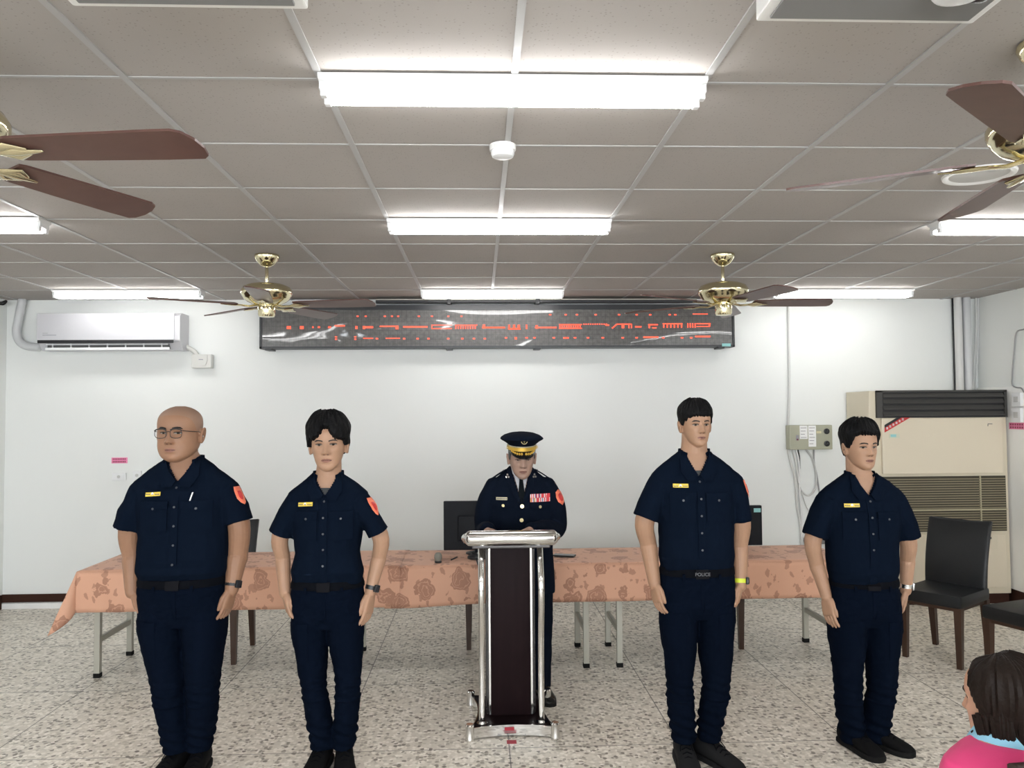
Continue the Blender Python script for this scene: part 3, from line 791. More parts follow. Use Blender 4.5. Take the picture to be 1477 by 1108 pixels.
tag(MB().tube(spline([(XL+.02, 7.1, ZC-.01), (XL+.05, 7.1, ZC-.05), (XL+.09, 7.12, ZC-.03), (XL+.06, 7.13, ZC-.06), (XL+.0, 7.14, ZC-.05)], 24), .009, 8).build('cable', BLACK), 'black cable curl in the upper left corner of the room', 'cable')

# ------------------------------------------------------------------ tables and cloths
TZ = .70; TY0, TY1 = 5.24, 5.85
tabs = [(-2.57, -.89, 'folding table under the left end of the pink cloths, behind the two left officers', (137, 522)),
        (-.885, .805, 'middle folding table under the pink cloths, behind the lectern', None),
        (.81, 2.47, 'folding table at the right end of the pink cloths, behind the two right officers', None)]
lx = [(-2.49, -.935), (-.845, .70), (.924, 2.385)]
for (x0, x1, lab, _), (la, lb) in zip(tabs, lx):
    t = thing('folding_table', lab, 'table', ((x0+x1)/2, (TY0+TY1)/2, 0), group='folding tables under pink cloths')
    c = (x0+x1)/2
    MB().box((x0-c+.004, -.302, TZ-.03), (x1-c-.004, .302, TZ-.004), .004).build('tabletop', mat('table laminate', L(.45, .40, .33), .5), t, False)
    for s, x in ((-1, la-c), (1, lb-c)):
        for y in (-.205, .275):
            m = MB(); m.box((x-.0185, y-.0185, .02), (x+.0185, y+.0185, TZ-.03), .003)
            lg = m.build('leg', STEEL, t, False)
            MB().box((x-.021, y-.021, 0), (x+.021, y+.021, .03), .003).build('foot_cap', RUBBER, lg, False)
        MB().box((x-.012, -.19, .22), (x+.012, .26, .255), .002).build('crossbar', STEEL, t, False)
    MB().box((la-c, -.012, TZ-.06), (lb-c, .012, TZ-.03)).build('stretcher', STEEL, t, False)
def cloth(x0, x1, y0, y1, z, drop, label, endl, endr, seed, d2=None):
    """draped cloth: flat top, hanging skirt, deeper folded corners"""
    r = random.Random(seed); m = MB()
    path = []                      # (x, y, nx, ny, corner)
    nx_ = 90; ny_ = 24
    for k in range(nx_+1): path.append((x0+(x1-x0)*k/nx_, y0, 0, -1))
    def corner(cx, cy, a0):
        for k in range(1, 12):
            a = a0+PI/2*k/12; path.append((cx, cy, math.cos(a), math.sin(a)))
    corner(x1, y0, -PI/2)
    for k in range(ny_+1): path.append((x1, y0+(y1-y0)*k/ny_, 1, 0))
    corner(x1, y1, 0)
    for k in range(nx_+1): path.append((x1-(x1-x0)*k/nx_, y1, 0, 1))
    corner(x0, y1, PI/2)
    for k in range(ny_+1): path.append((x0, y1-(y1-y0)*k/ny_, -1, 0))
    corner(x0, y0, PI)
    n = len(path); rows = 9
    V = []; F = []
    for j in range(rows+1):
        u = j/rows
        for (x, y, nx, ny) in path:
            cf = max(0, 1-abs(abs(nx)-abs(ny))*1.0) if nx and ny else 0
            cf = cf**.75
            end = (nx < -.5 and not endl) or (nx > .5 and not endr)
            dd = drop*(1+.46*cf)
            if d2 and ny < -.9: dd += d2(x)
            if end or (not endl and nx < 0 and cf) or (not endr and nx > 0 and cf): dd = .004; cf = 0
            wv = .010*noise.noise(Vector((x*5+seed, y*5, 0)))+.006*noise.noise(Vector((x*14, y*14, seed)))
            out = .004+(.010+wv)*min(1, u*1.6)+cf*.15*u**1.1
            if u < .12: out *= u/.12*.8+.2
            V.append((x+nx*out, y+ny*out, z-dd*u+(0 if u else 0)))
    for j in range(rows):
        for k in range(n):
            k2 = (k+1) % n; F.append((j*n+k, j*n+k2, (j+1)*n+k2, (j+1)*n+k))
    m.add(V, F)
    # top: same perimeter, filled by strips between front and back edges
    T = []; TF = []
    rx = 60; ry = 14
    for b_ in range(ry+1):
        for a_ in range(rx+1):
            x = x0+(x1-x0)*a_/rx; y = y0+(y1-y0)*b_/ry
            e = min(a_, rx-a_, b_*2, (ry-b_)*2, 2)/2
            T.append((x, y, z+e*.0035*(1+noise.noise(Vector((x*7, y*7, seed))))))
    for b_ in range(ry):
        for a_ in range(rx):
            k = b_*(rx+1)+a_; TF.append((k, k+1, k+rx+2, k+rx+1))
    m.add(T, TF)
    o = m.build('tablecloth', CLOTH, None, True)
    so = o.modifiers.new('t', 'SOLIDIFY'); so.thickness = .0025; so.offset = 1
    tag(o, label, 'tablecloth', 'salmon tablecloths')
sm = at(577, 817, TY0).x
cloth(-2.575, sm, TY0-.012, TY1+.012, TZ+.003, .255, 'salmon tablecloth with rose pattern on the left, one corner hanging low', True, False, 3)
cloth(sm-.10, 2.475, TY0-.006, TY1+.006, TZ-.001, .238, 'salmon tablecloth with rose pattern behind the lectern, reaching to the right end', False, True, 11, d2=lambda x: .022*(1-min(1, max(0, (x+.45)/.4))))

# things on the table
ztop = TZ+.009
p = at(632, 812, 5.33)
t = thing('microphone', 'grey foam-covered microphone head standing on the pink cloth left of the lectern', 'microphone', (p.x, 5.33, ztop))
MB().lathe([(0, 0), (.022, 0), (.024, .006), (.02, .012), (0, .012)], 20).build('base', BLACK, t)
MB().lathe([(0, .008), (.018, .012), (.026, .03), (.025, .05), (.016, .064), (0, .068)], 20).build('windscreen', mat('grey foam', L(.22, .22, .19), .95, bump=(300, .6, .003)), t)
p = at(655, 808, 5.43)
tag(MB().tube([(p.x-.018, 5.39, ztop+.006), (p.x+.018, 5.49, ztop+.006)], .005, 8).build('pen', BLACK), 'short dark pen lying on the pink cloth beside the foam microphone', 'pen')
p = at(814, 805, 5.50)
t = thing('phone', 'black phone lying flat on the pink cloth right of the lectern', 'phone', (p.x, 5.50, ztop), math.radians(70))
MB().box((-.036, -.075, 0), (.036, .075, .009), .004).build('case', BLACK, t, False)
MB().box((-.033, -.072, .008), (.033, .072, .0105), .001).build('screen', mat('phone glass', L(.05, .055, .06), .08), t, False)
# monitors
def monitor(px0, px1, py0, py1, Y, label, stick, cabl):
    a = at(px0, py1, Y); b = at(px1, py0, Y); w = b.x-a.x
    t = thing('monitor', label, 'monitor', ((a.x+b.x)/2, Y, ztop), group='computer monitors on the table')
    z0, z1 = max(a.z, ztop+.02)-ztop, b.z-ztop
    MB().box((-w/2, -.006, z0), (w/2, .03, z1), .006).build('back_cover', SCREEN, t, False)
    MB().box((-w/2+.01, .03, z0+.01), (w/2-.01, .034, z1-.008)).build('screen', mat('phone glass', L(0, 0, 0)), t, False)
    MB().box((-w*.30, -.03, z0+.06), (w*.30, -.004, z1-.10), .015).build('rear_bulge', SCREEN, t)
    MB().box((-w*.06, -.02, .004), (w*.06, .01, z0+.1), .006).build('stand_neck', SCREEN, t, False)
    MB().lathe([(0, 0), (.095, 0), (.095, .007), (.02, .012), (0, .012)], 32).build('stand_base', BLACK, t)
    sx0, sx1, sz0, sz1 = stick
    MB().box((-w/2+w*sx0, -.033 if .2 < sx0 < .8 else -.0085, z0+(z1-z0)*sz0), (-w/2+w*sx1, -.029 if .2 < sx0 < .8 else -.0055, z0+(z1-z0)*sz1)).build('label_sticker', TEAL if sx0 > .7 else PAPER, t, False)
monitor(640, 742, 722, 794, 5.66, 'black monitor seen from behind, between the second officer and the lectern', (.28, .34, .16, .22), True)
monitor(1000, 1098.5, 729, 788, 5.66, 'black monitor with teal sticker, mostly hidden behind the tall officer right of the lectern', (.88, .98, .83, .93), False)
pts = [at(678, 796, 5.64), at(683, 806, 5.52), at(688, 815, 5.32), at(691, 824, 5.20), at(692, 834, 5.20)]
pts[1].z = ztop+.01; pts[2].z = ztop+.008
tag(MB().tube(spline(pts, 24), .005, 8).build('cable', BLACK), 'black cable running from the left monitor over the front edge of the pink cloth', 'cable')
p = at(690, 805, 5.48)
t = thing('desk_device', 'flat round black device on the pink cloth, partly hidden behind the lectern', 'device', (p.x, 5.48, ztop))  # flat dark disc, read as the base of a gooseneck microphone
MB().lathe([(0, 0), (.075, 0), (.075, .012), (.05, .024), (.018, .03), (0, .03)], 28).build('plate', BLACK, t)
MB().lathe([(0, .03), (.010, .03), (.010, .034), (0, .034)], 12).build('button', GPLAST, t)

# ------------------------------------------------------------------ chairs
def make_chair(W=.41, D=.46, sh=.475, bh=.915):
    """front toward -y"""
    t = thing('dining_chair', 'x', 'chair', group='black leather dining chairs')
    for sx in (-1, 1):
        x = sx*(W/2-.028)
        for fr in (-1, 1):
            y = fr*(D/2-.028)
            sl = .05 if fr > 0 else .0
            V, F = loft([[Vector((x+a*.016, y+sl+b*.016, 0)) for a, b in ((-1, -1), (1, -1), (1, 1), (-1, 1))], [Vector((x+a*.024, y+b*.024, sh-.08)) for a, b in ((-1, -1), (1, -1), (1, 1), (-1, 1))]])
            lg = MB().add(V, F).build('leg', WALNUT, t, False)
            MB().box((x-.013, y+sl-.013, 0), (x+.013, y+sl+.013, .006)).build('foot_pad', RUBBER, lg, False)
    MB().box((-W/2+.02, -D/2+.02, sh-.105), (W/2-.02, D/2-.02, sh-.075)).build('seat_rail', WALNUT, t, False)
    MB().box((-W/2, -D/2, sh-.085), (W/2, D/2, sh), .022).build('seat', LEATHER, t)
    rg = []
    for k in range(13):
        u = k/12; z = sh-.06+(bh-sh+.06)*u; y = D/2-.045+.012*math.sin(u*PI)*-1+.10*u**1.6
        th = .030-.010*u; hw = W/2-.004+.01*u
        lift = [0]*24
        rr = ring(0, y, z, hw, th, th, 28, 5.5)
        if u > .9:
            for v in rr: v.z -= .012*(1-(abs(v.x)/hw)**2)
        rg.append(rr)
    rg.append([Vector((v.x*.96, y+(v.y-y)*.6, v.z+.006)) for v in rg[-1]])
    V, F = loft(rg); MB().add(V, F).build('backrest', LEATHER, t)
    return t
ch = make_chair(); ch0 = ch
c = Vector((3.17, 5.455, 0))
chairs = [
 ((3.19, 5.405), -54, 'whole black leather chair with walnut legs standing in front of the floor air conditioner'),
 ((3.42, 4.80), -70, 'black leather chair cut by the right edge, only its seat and one leg in view'),
 ((-1.86, 5.76), 0, 'black leather chair pushed under the table behind the bald officer'),
 ((.09, 5.995), 0, 'black leather chair at the table behind the lectern, two dark legs visible'),
 ((1.68, 5.88), 0, 'black leather chair at the table behind the tall officer with the lime watch strap')]
for k, ((x, y), a, lab) in enumerate(chairs):
    o = ch if k == 0 else copy_tree(ch0)
    o.location = (x, y, 0); o.rotation_euler = (0, 0, math.radians(a)); o['label'] = lab

# ------------------------------------------------------------------ lectern
LX = at(740, 1060, 4.14).x
t = thing('lectern', 'dark maroon lectern with curved chrome posts and chrome top in the centre', 'lectern', (LX, 4.44, 0))
hw = .222
# base: deck with concave chrome edges
def edge(t_): return .045*(1-(2*t_-1)**2)
ol = [(-hw+2*hw*k/16, -.25+edge(k/16)) for k in range(17)]+[(hw-edge(k/16), -.25+.50*k/16) for k in range(1, 17)]+[(hw-2*hw*k/16, .25-edge(k/16)) for k in range(1, 17)]+[(-hw+edge(k/16), .25-.50*k/16) for k in range(1, 16)]
MB().prism(ol, 2, .022, .050).build('base_deck', MAROON, t, False)
m = MB(); V = []; F = []; n = len(ol)
for (x, y) in ol:
    s = 1.022
    for z in (.008, .062): V.append((x*s, y*s, z)); V.append((x*.985, y*.985, z))
for k in range(n):
    a, b = k*4, ((k+1) % n)*4
    F += [(a, b, b+2, a+2), (a+1, a+3, b+3, b+1), (a+2, b+2, b+3, a+3), (a, a+1, b+1, b)]
m.add(V, F); m.build('base_rail', CHROME, t)
for sx in (-1, 1):
    for s_ in (-1, 1):
        MB().lathe([(0, 0), (.024, 0), (.026, .006), (.024, .014), (.022, .062), (.024, .078), (.018, .086), (0, .086)], 20, c=(sx*hw, s_*.25, 0)).build('base_foot', CHROME, t)
MB().box((-.118, -.055, .05), (.118, .19, .965), .012).build('pedestal', MAROON, t)
m = MB()
for sx in (-1, 1): m.box((sx*.126-.010, -.03, .05), (sx*.126+.010, .18, .95), .004)
m.build('side_panel', mat('side panel black', L(.012, .008, .008), .25, coat=.4), t, False)
m = MB()
for sx in (-1, 1): m.box((sx*.114-.006, -.064, .06), (sx*.114+.006, -.050, .99), .002)
m.build('edge_trim', CHROME, t, False)
for sx in (-1, 1):
    x = sx*.158
    sp = spline([(x, -.155, .05), (x, -.150, .30), (x, -.165, .50), (x, -.205, .66), (x, -.215, .78), (x, -.17, .90), (x, -.12, 1.0)], 48)
    V, F = tube(sp, (.0165, .010), 12, (0, 1, 0), False); MB().add(V, F).build('post', CHROME, t)
    MB().lathe([(0, .05), (.03, .05), (.03, .056), (0, .056)], 20, c=(x, -.155, 0)).build('post_foot', CHROME, t)
hwT = .245
m = MB()
pr = [(-.295, .985), (-.235, .985), (-.20, .995), (.20, 1.075), (.20, 1.10), (-.22, 1.068), (-.26, 1.072), (-.288, 1.064), (-.302, 1.045), (-.306, 1.02)]
m = MB(); m.box((-.205, -.24, .985), (.205, -.05, 1.005), .005); m.build('under_shelf', mat('shelf grey', L(.10, .095, .095), .3, .6), t, False)
M_ = Matrix.Translation((0, 0, 1.012)) @ Matrix.Rotation(math.radians(-11), 4, 'X')
MB().box((-.235, -.235, -.012), (.235, .23, .012), .006, M=M_).build('top_board', MAROON, t, False)
V, F = tube([(-hwT+.03, -.255, 1.042), (hwT-.03, -.255, 1.042)], (.040, .040), 24, (0, 0, 1)); MB().add(V, F).build('top_rail', CHROME, t)
m = MB()
for z in (1.022, 1.062): m.tube([(-hwT+.02, -.287, z), (hwT-.02, -.287, z)], .005, 8)
m.build('rail_ridge', CHROME, t)
for sx in (-1, 1): MB().tube(spline([(sx*(hwT-.03), -.255, 1.040), (sx*(hwT-.005), -.21, 1.038), (sx*(hwT-.005), .2, .962)], 12), .022, 12).build('side_rail', CHROME, t)
MB().box((-.040, -.2145, .034), (.010, -.2105, .050)).build('tape_mark', REDT, t, False)
p = at_z(738, 1070.5, 0)
tag(MB().box((p.x-.025, p.y-.022, 0), (p.x+.025, p.y+.022, .0015)).build('tape_mark', REDT, None, False), 'short red tape mark on the floor in front of the lectern', 'tape')
# ------------------------------------------------------------------ people
def interp(t, T, V):
    """monotone-ish smooth interpolation"""
    k = 0
    while k < len(T)-2 and t > T[k+1]: k += 1
    h = T[k+1]-T[k]; u = min(max((t-T[k])/h, 0), 1)
    def sl(i):
        if i == 0: return (V[1]-V[0])/(T[1]-T[0])
        if i == len(T)-1: return (V[-1]-V[-2])/(T[-1]-T[-2])
        return (V[i+1]-V[i-1])/(T[i+1]-T[i-1])
    m0, m1 = sl(k)*h, sl(k+1)*h
    return (2*u**3-3*u**2+1)*V[k]+(u**3-2*u**2+u)*m0+(-2*u**3+3*u**2)*V[k+1]+(u**3-u**2)*m1
HT = [0, .04, .10, .18, .28, .40, .50, .60, .70, .80, .89, .96, .99]
HW = [.012, .027, .044, .056, .064, .070, .0735, .0755, .076, .0725, .060, .038, .018]
HF = [.066, .080, .086, .087, .088, .089, .089, .091, .090, .082, .064, .036, .014]
HB = [-.040, -.020, .012, .045, .068, .084, .092, .097, .098, .092, .074, .046, .020]
HH0 = .235
def sstep(a, b, x):
    u = min(max((x-a)/(b-a), 0), 1); return u*u*(3-2*u)
def head_pt(u, t, wide=1, jaw=1, off=0, feat=True):
    """u: angle, 0 = front (-y), +90deg = +x; t: 0 chin .. 1 crown; head-local metres for a .235 m head, z from chin"""
    j = 1+(jaw-1)*(1-sstep(.2, .5, t))
    w = interp(t, HT, HW)*wide*j+off; f = interp(t, HT, HF)+off; b = interp(t, HT, HB)+off
    c = (b-f)/2; r = (b+f)/2
    s, q = math.sin(u), math.cos(u)
    e = 2.25
    x = math.copysign(abs(s)**(2/e), s)*w; y = c-math.copysign(abs(q)**(2/e), q)*r
    z = t*HH0
    if feat and q > 0:
        k = sstep(.15, .5, q); g = lambda x0, s_: math.exp(-((x-x0)/s_)**2); h = lambda t0, s_: math.exp(-((t-t0)/s_)**2)
        d = 0
        # nose
        if .29 < t < .62:
            up = (.60-t)/.23
            amp = .0265*min(max(up, 0), 1)**1.1 if t > .360 else .0265*sstep(.318, .360, t)
            d += amp*g(0, .0085+.0045*min(max(up, 0), 1))
        d += .0095*(g(.0135, .0065)+g(-.0135, .0065))*h(.352, .026)
        # sockets, brow, cheeks
        d -= .0105*(g(.032, .016)+g(-.032, .016))*h(.505, .045)
        d += .0045*(g(.028, .020)+g(-.028, .020))*h(.590, .035)
        d += .0045*(g(.045, .018)+g(-.045, .018))*h(.40, .07)
        # lips and chin
        d += .0070*g(0, .019)*h(.242, .020)+.0075*g(0, .016)*h(.195, .021)
        d -= .0060*g(0, .020)*h(.219, .0085)
        d -= .0030*g(0, .020)*h(.145, .025)
        d += .0050*g(0, .018)*h(.07, .05)
        y -= d*k
    return Vector((x, y, z))
def head_grid(wide, jaw, nu=96, nt=84):
    R = []
    for i in range(nt):
        t = i/(nt-1)*.99
        R.append([head_pt(2*PI*k/nu, t, wide, jaw) for k in range(nu)])
    return loft(R)
def ear(sx, wide):
    V = []; F = []
    x0 = .0735*wide
    parts = []
    c = Vector((sx*x0, .012, .465*HH0))
    pts = []
    for k in range(13):
        a = math.radians(-60+k*25)
        pts.append(c+Vector((sx*(.012+.003*math.sin(a)), math.cos(a)*.015+.006*math.sin(a), .030*math.sin(a)*(1 if math.sin(a) > 0 else .95))))
    parts.append(tube(pts, .0046, 8))
    parts.append(tube([c+Vector((-sx*.006, -.004, .012)), c+Vector((sx*.007, .002, .014))], (.016, .014), 10))
    parts.append(tube([c+Vector((-sx*.006, -.006, -.010)), c+Vector((sx*.006, -.003, -.014))], (.012, .012), 10))
    parts.append(tube([c+Vector((-sx*.004, -.008, -.022)), c+Vector((sx*.009, -.006, -.028))], .0065, 8))
    return parts
def hair_shell(thick, wide, nu=120, nt=64, tmin=.1):
    R = []
    for i in range(nt):
        t = tmin+(.99-tmin)*i/(nt-1)
        row = []
        for k in range(nu):
            u = 2*PI*k/nu; uu = (u+PI) % (2*PI)-PI      # -pi..pi, 0 front
            p = head_pt(u, t, wide, 1, 0, False)
            c = Vector((0, .005, .62*HH0)); n = (p-c); n = Vector((n.x, n.y, max(n.z, -.02)*1.0)).normalized()
            T_ = thick(uu, t)
            row.append(p+n*T_)
        R.append(row)
    return loft(R)
def hand(w, d, n, f, s=1.0, curl=.25, side=1):
    """wrist point w, pointing direction d, palm normal n, thumb-side f"""
    w, d, n, f = Vector(w), Vector(d).normalized(), Vector(n).normalized(), Vector(f).normalized()
    f = (f-d*f.dot(d)).normalized(); n = (n-d*n.dot(d)-f*n.dot(f)).normalized()
    parts = []
    rows = []
    for L_, b, th in ((-.015, .026, .019), (.01, .029, .018), (.035, .037, .0165), (.065, .041, .0145), (.09, .040, .0125), (.098, .036, .010)):
        r = []
        for k in range(20):
            a = 2*PI*k/20; c, q = math.cos(a), math.sin(a); e = 2/2.8
            r.append(w+(d*L_+f*(math.copysign(abs(c)**e, c)*b)+n*(math.copysign(abs(q)**e, q)*th))*s)
        rows.append(r)
    parts.append(loft(rows))
    for i, (o, L_, r0) in enumerate(((.0305, .072, .0088), (.0105, .080, .0091), (-.0100, .075, .0087), (-.0295, .058, .0077))):
        p = w+(d*.088+f*o)*s; a = 0; pts = [p]; dr = d+f*(o*1.6)
        for j, q in enumerate((.45, .31, .24)):
            a += (curl*(.8, 1.2, .9)[j])*(1+.12*i)
            p = p+(dr*math.cos(a)+n*math.sin(a)).normalized()*L_*q*s; pts.append(p)
        parts.append(tube(pts, [r0*s*1.02, r0*s, r0*.92*s, r0*.78*s], 10, tuple(f)))
    p0 = w+(d*.018+f*.022+n*.006)*s; p1 = p0+(d*.033+f*.012+n*.010)*s; p2 = p1+(d*.030+f*.001+n*.004)*s; p3 = p2+(d*.024-f*.002+n*.004)*s
    parts.append(tube([p0, p1, p2, p3], [.014*s, .0115*s, .0102*s, .0082*s], 10, tuple(n)))
    return parts
def crumple(me, amp, sc, seed=0, zs=1.0, lo=None, hi=None):
    a = verts(me); nr = np.empty(len(a)*3); me.vertex_normals.foreach_get('vector', nr); nr = nr.reshape(-1, 3)
    d = np.array([noise.noise(Vector((p[0]*sc+seed, p[1]*sc, p[2]*sc*zs)))+.5*noise.noise(Vector((p[0]*sc*2.3, p[1]*sc*2.3+seed, p[2]*sc*2.3*zs))) for p in a])
    set_verts(me, a+nr*(d*amp)[:, None])
def xform(VF, Mx): return [Mx @ Vector(v) for v in VF[0]], VF[1]
def drop_faces(me, test):
    bm = bmesh.new(); bm.from_mesh(me)
    bmesh.ops.delete(bm, geom=[f for f in bm.faces if test(f.calc_center_median())], context='FACES')
    bm.to_mesh(me); bm.free()
def solid(V, F, name, m, parent, smooth=True): return MB().add(V, F).build(name, m, parent, smooth)
def band(me_bvh, z0, z1, n=72, off=.004, cx=0, cy=0, rmax=.5):
    """a closed belt hugging the surface between two heights: shoots rays inward"""
    rows = []
    for (z, e) in ((z0, -.004), (z0+.003, off), ((z0+z1)/2, off+.001), (z1-.003, off), (z1, -.004)):
        r = []
        for k in range(n):
            a = 2*PI*k/n; dr = Vector((math.cos(a), math.sin(a), 0))
            h = me_bvh.ray_cast(Vector((cx, cy, z))+dr*rmax, -dr)
            p = h[0] if h[0] is not None else Vector((cx, cy, z))+dr*.1
            r.append(p+dr*e)
        rows.append(r)
    # smooth around
    rows = [[(r[k-1]+r[k]*2+r[(k+1) % n])/4 for k in range(n)] for r in rows]
    return loft(rows)

def make_head(C, P, sk, parts, t):
    """adds head shapes to the body parts; returns function that builds hair/eyes once t exists"""
    hh = C['hh']; k = hh/HH0
    Mx = Matrix.Translation(C['head_at']) @ Matrix.Rotation(math.radians(C['hyaw']), 4, 'Z') @ Matrix.Rotation(math.radians(C.get('hpitch', 0)), 4, 'X') @ Matrix.Rotation(math.radians(C.get('hroll', 0)), 4, 'Y') @ Matrix.Translation((0, 0, -.42*hh)) @ Matrix.Scale(k, 4)
    wide = C.get('wide', 1); jaw = C.get('jaw', 1)
    V, F = head_grid(wide, jaw)
    parts.append(([Mx @ v for v in V], F))
    for s in (-1, 1):
        for e in ear(s, wide): parts.append(xform(e, Mx))
    bv = BVHTree.FromPolygons([tuple(v) for v in V], F)
    C['_M'] = Mx; C['_bv'] = bv
    def finish(body):
        eo = C.get('eye_open', 1.0)
        for s in (-1, 1):
            # eyes: almond with iris, lash line, brow
            alm = lambda w, hu, hl, dz=0, n=12: [(s*(.0315+w*math.cos(PI*q/n)), (.512+dz)*HH0+hu*math.sin(PI*q/n)**.8) for q in range(n+1)]+[(s*(.0315-w*math.cos(PI*q/n)), (.512+dz)*HH0-hl*math.sin(PI*q/n)) for q in range(1, n)]
            pl = alm(.0145, .0042*eo, .0036*eo)
            if s < 0: pl = pl[::-1]
            eye = solid(*xform(patch(bv, pl, .0004, .0012, cuts=1), Mx), 'eye', EYEW, body)
            pl = disc(s*.0315+C.get('gaze', 0), .512*HH0, .0058*min(1, .75+.25*eo)); pl = [(x, min(max(z, .512*HH0-.0036*eo), .512*HH0+.0044*eo)) for x, z in pl]
            solid(*xform(patch(bv, pl, .0016, .0010, cuts=1), Mx), 'iris', IRIS, eye)
            up = [(s*(.0315+.0155*math.cos(PI*q/10)), .512*HH0+.0044*eo*math.sin(PI*q/10)**.8+.0002) for q in range(11)]
            lo_ = [(x, z+.0030) for x, z in up][::-1]
            pl = up+lo_
            if s < 0: pl = pl[::-1]
            solid(*xform(patch(bv, pl, .0010, .0014, cuts=1), Mx), 'eyelash', LASH, eye)
            if not C.get('nobrow'):
                bz = C.get('brow', .600); bt = C.get('brow_t', .0042)*1.5
                bx = [(.013, -.0010), (.022, .0018), (.033, .0035), (.043, .0022), (.051, -.0025)]
                pl = [(s*x, bz*HH0+z+bt/2*(1 if i < 4 else .3)) for i, (x, z) in enumerate(bx)]+[(s*x, bz*HH0+z-bt/2*(1 if i < 4 else .3)) for i, (x, z) in list(enumerate(bx))[::-1]]
                if s > 0: pl = pl[::-1]
                solid(*xform(patch(bv, pl, .0012, .0014, cuts=2), Mx), 'eyebrow', C.get('browm', BROWM), body)
        if C.get('hair'):
            V, F = hair_shell(C['hair'], wide)
            solid(*xform((V, F), Mx), 'hair', C.get('hairm', HAIRB), body)
        if C.get('glasses'):
            m = MB(); gz = .525*HH0
            for s in (-1, 1):
                ol = []
                for q in range(25):
                    a = 2*PI*q/24; e = 2/2.7; c, w_ = math.cos(a), math.sin(a)
                    x = s*.0325+math.copysign(abs(c)**e, c)*.0245; z = gz-.004+math.copysign(abs(w_)**e, w_)*(.0185)
                    ol.append(Mx @ Vector((x, -.1015+.10*(abs(x)-.02)**2*8, z)))
                m.add(*tube(ol, .0016, 6, (0, 1, 0), False))
                top = [Mx @ Vector((s*x, -.1025+.10*(x-.02)**2*8, gz+z)) for x, z in ((.010, .012), (.02, .0155), (.035, .016), (.050, .013), (.057, .008))]
                m.add(*tube(top, .0030, 6))
                m.add(*tube([Mx @ Vector(q) for q in ((s*.057, -.0935, gz+.008), (s*.068, -.080, gz+.006), (s*.078*wide, -.02, gz+.002), (s*.079*wide, .012, gz-.002), (s*.076*wide, .022, gz-.016))], .0018, 6))
            m.add(*tube([Mx @ Vector(q) for q in ((-.009, -.101, gz+.003), (0, -.1045, gz+.006), (.009, -.101, gz+.003))], .0016, 6))
            solid_o = m.build('glasses', mat('dark glasses frame', L(.02, .015, .015), .3), body)
    return finish
def paint_body(me, C, mats):
    """lips (and any scalp) take their own material on the one body mesh"""
    seam = len(mats)
    for x in list(mats)+[OPENING_SHADE]: me.materials.append(x)
    Mi = C['_M'].inverted(); wide = C.get('wide', 1)
    idx = np.zeros(len(me.polygons), dtype=np.int32)
    z_lo = C['head_at'][2]-.6*C['hh']
    for p in me.polygons:
        if p.center.z < z_lo: continue
        q = Mi @ p.center; t = q.z/HH0
        if q.y < -.06:
            if abs(abs(q.x)-.0085) < .0042 and .318 < t < .336: idx[p.index] = seam
            if abs(q.x) < .023:
                w = 1-(q.x/.023)**2
                if .219-.037*w**.7 < t < .219+.036*w**.55*(1-.18*math.exp(-(q.x/.004)**2)): idx[p.index] = seam if abs(t-.2215+.006*(q.x/.02)**2) < .0062 else 1
        if len(mats) > 2:
            u = abs(math.atan2(q.x, -q.y))
            hl = C['scalp'](u)
            if t > hl and abs(q.x) < .0775*wide: idx[p.index] = 2
    me.polygons.foreach_set('material_index', idx)

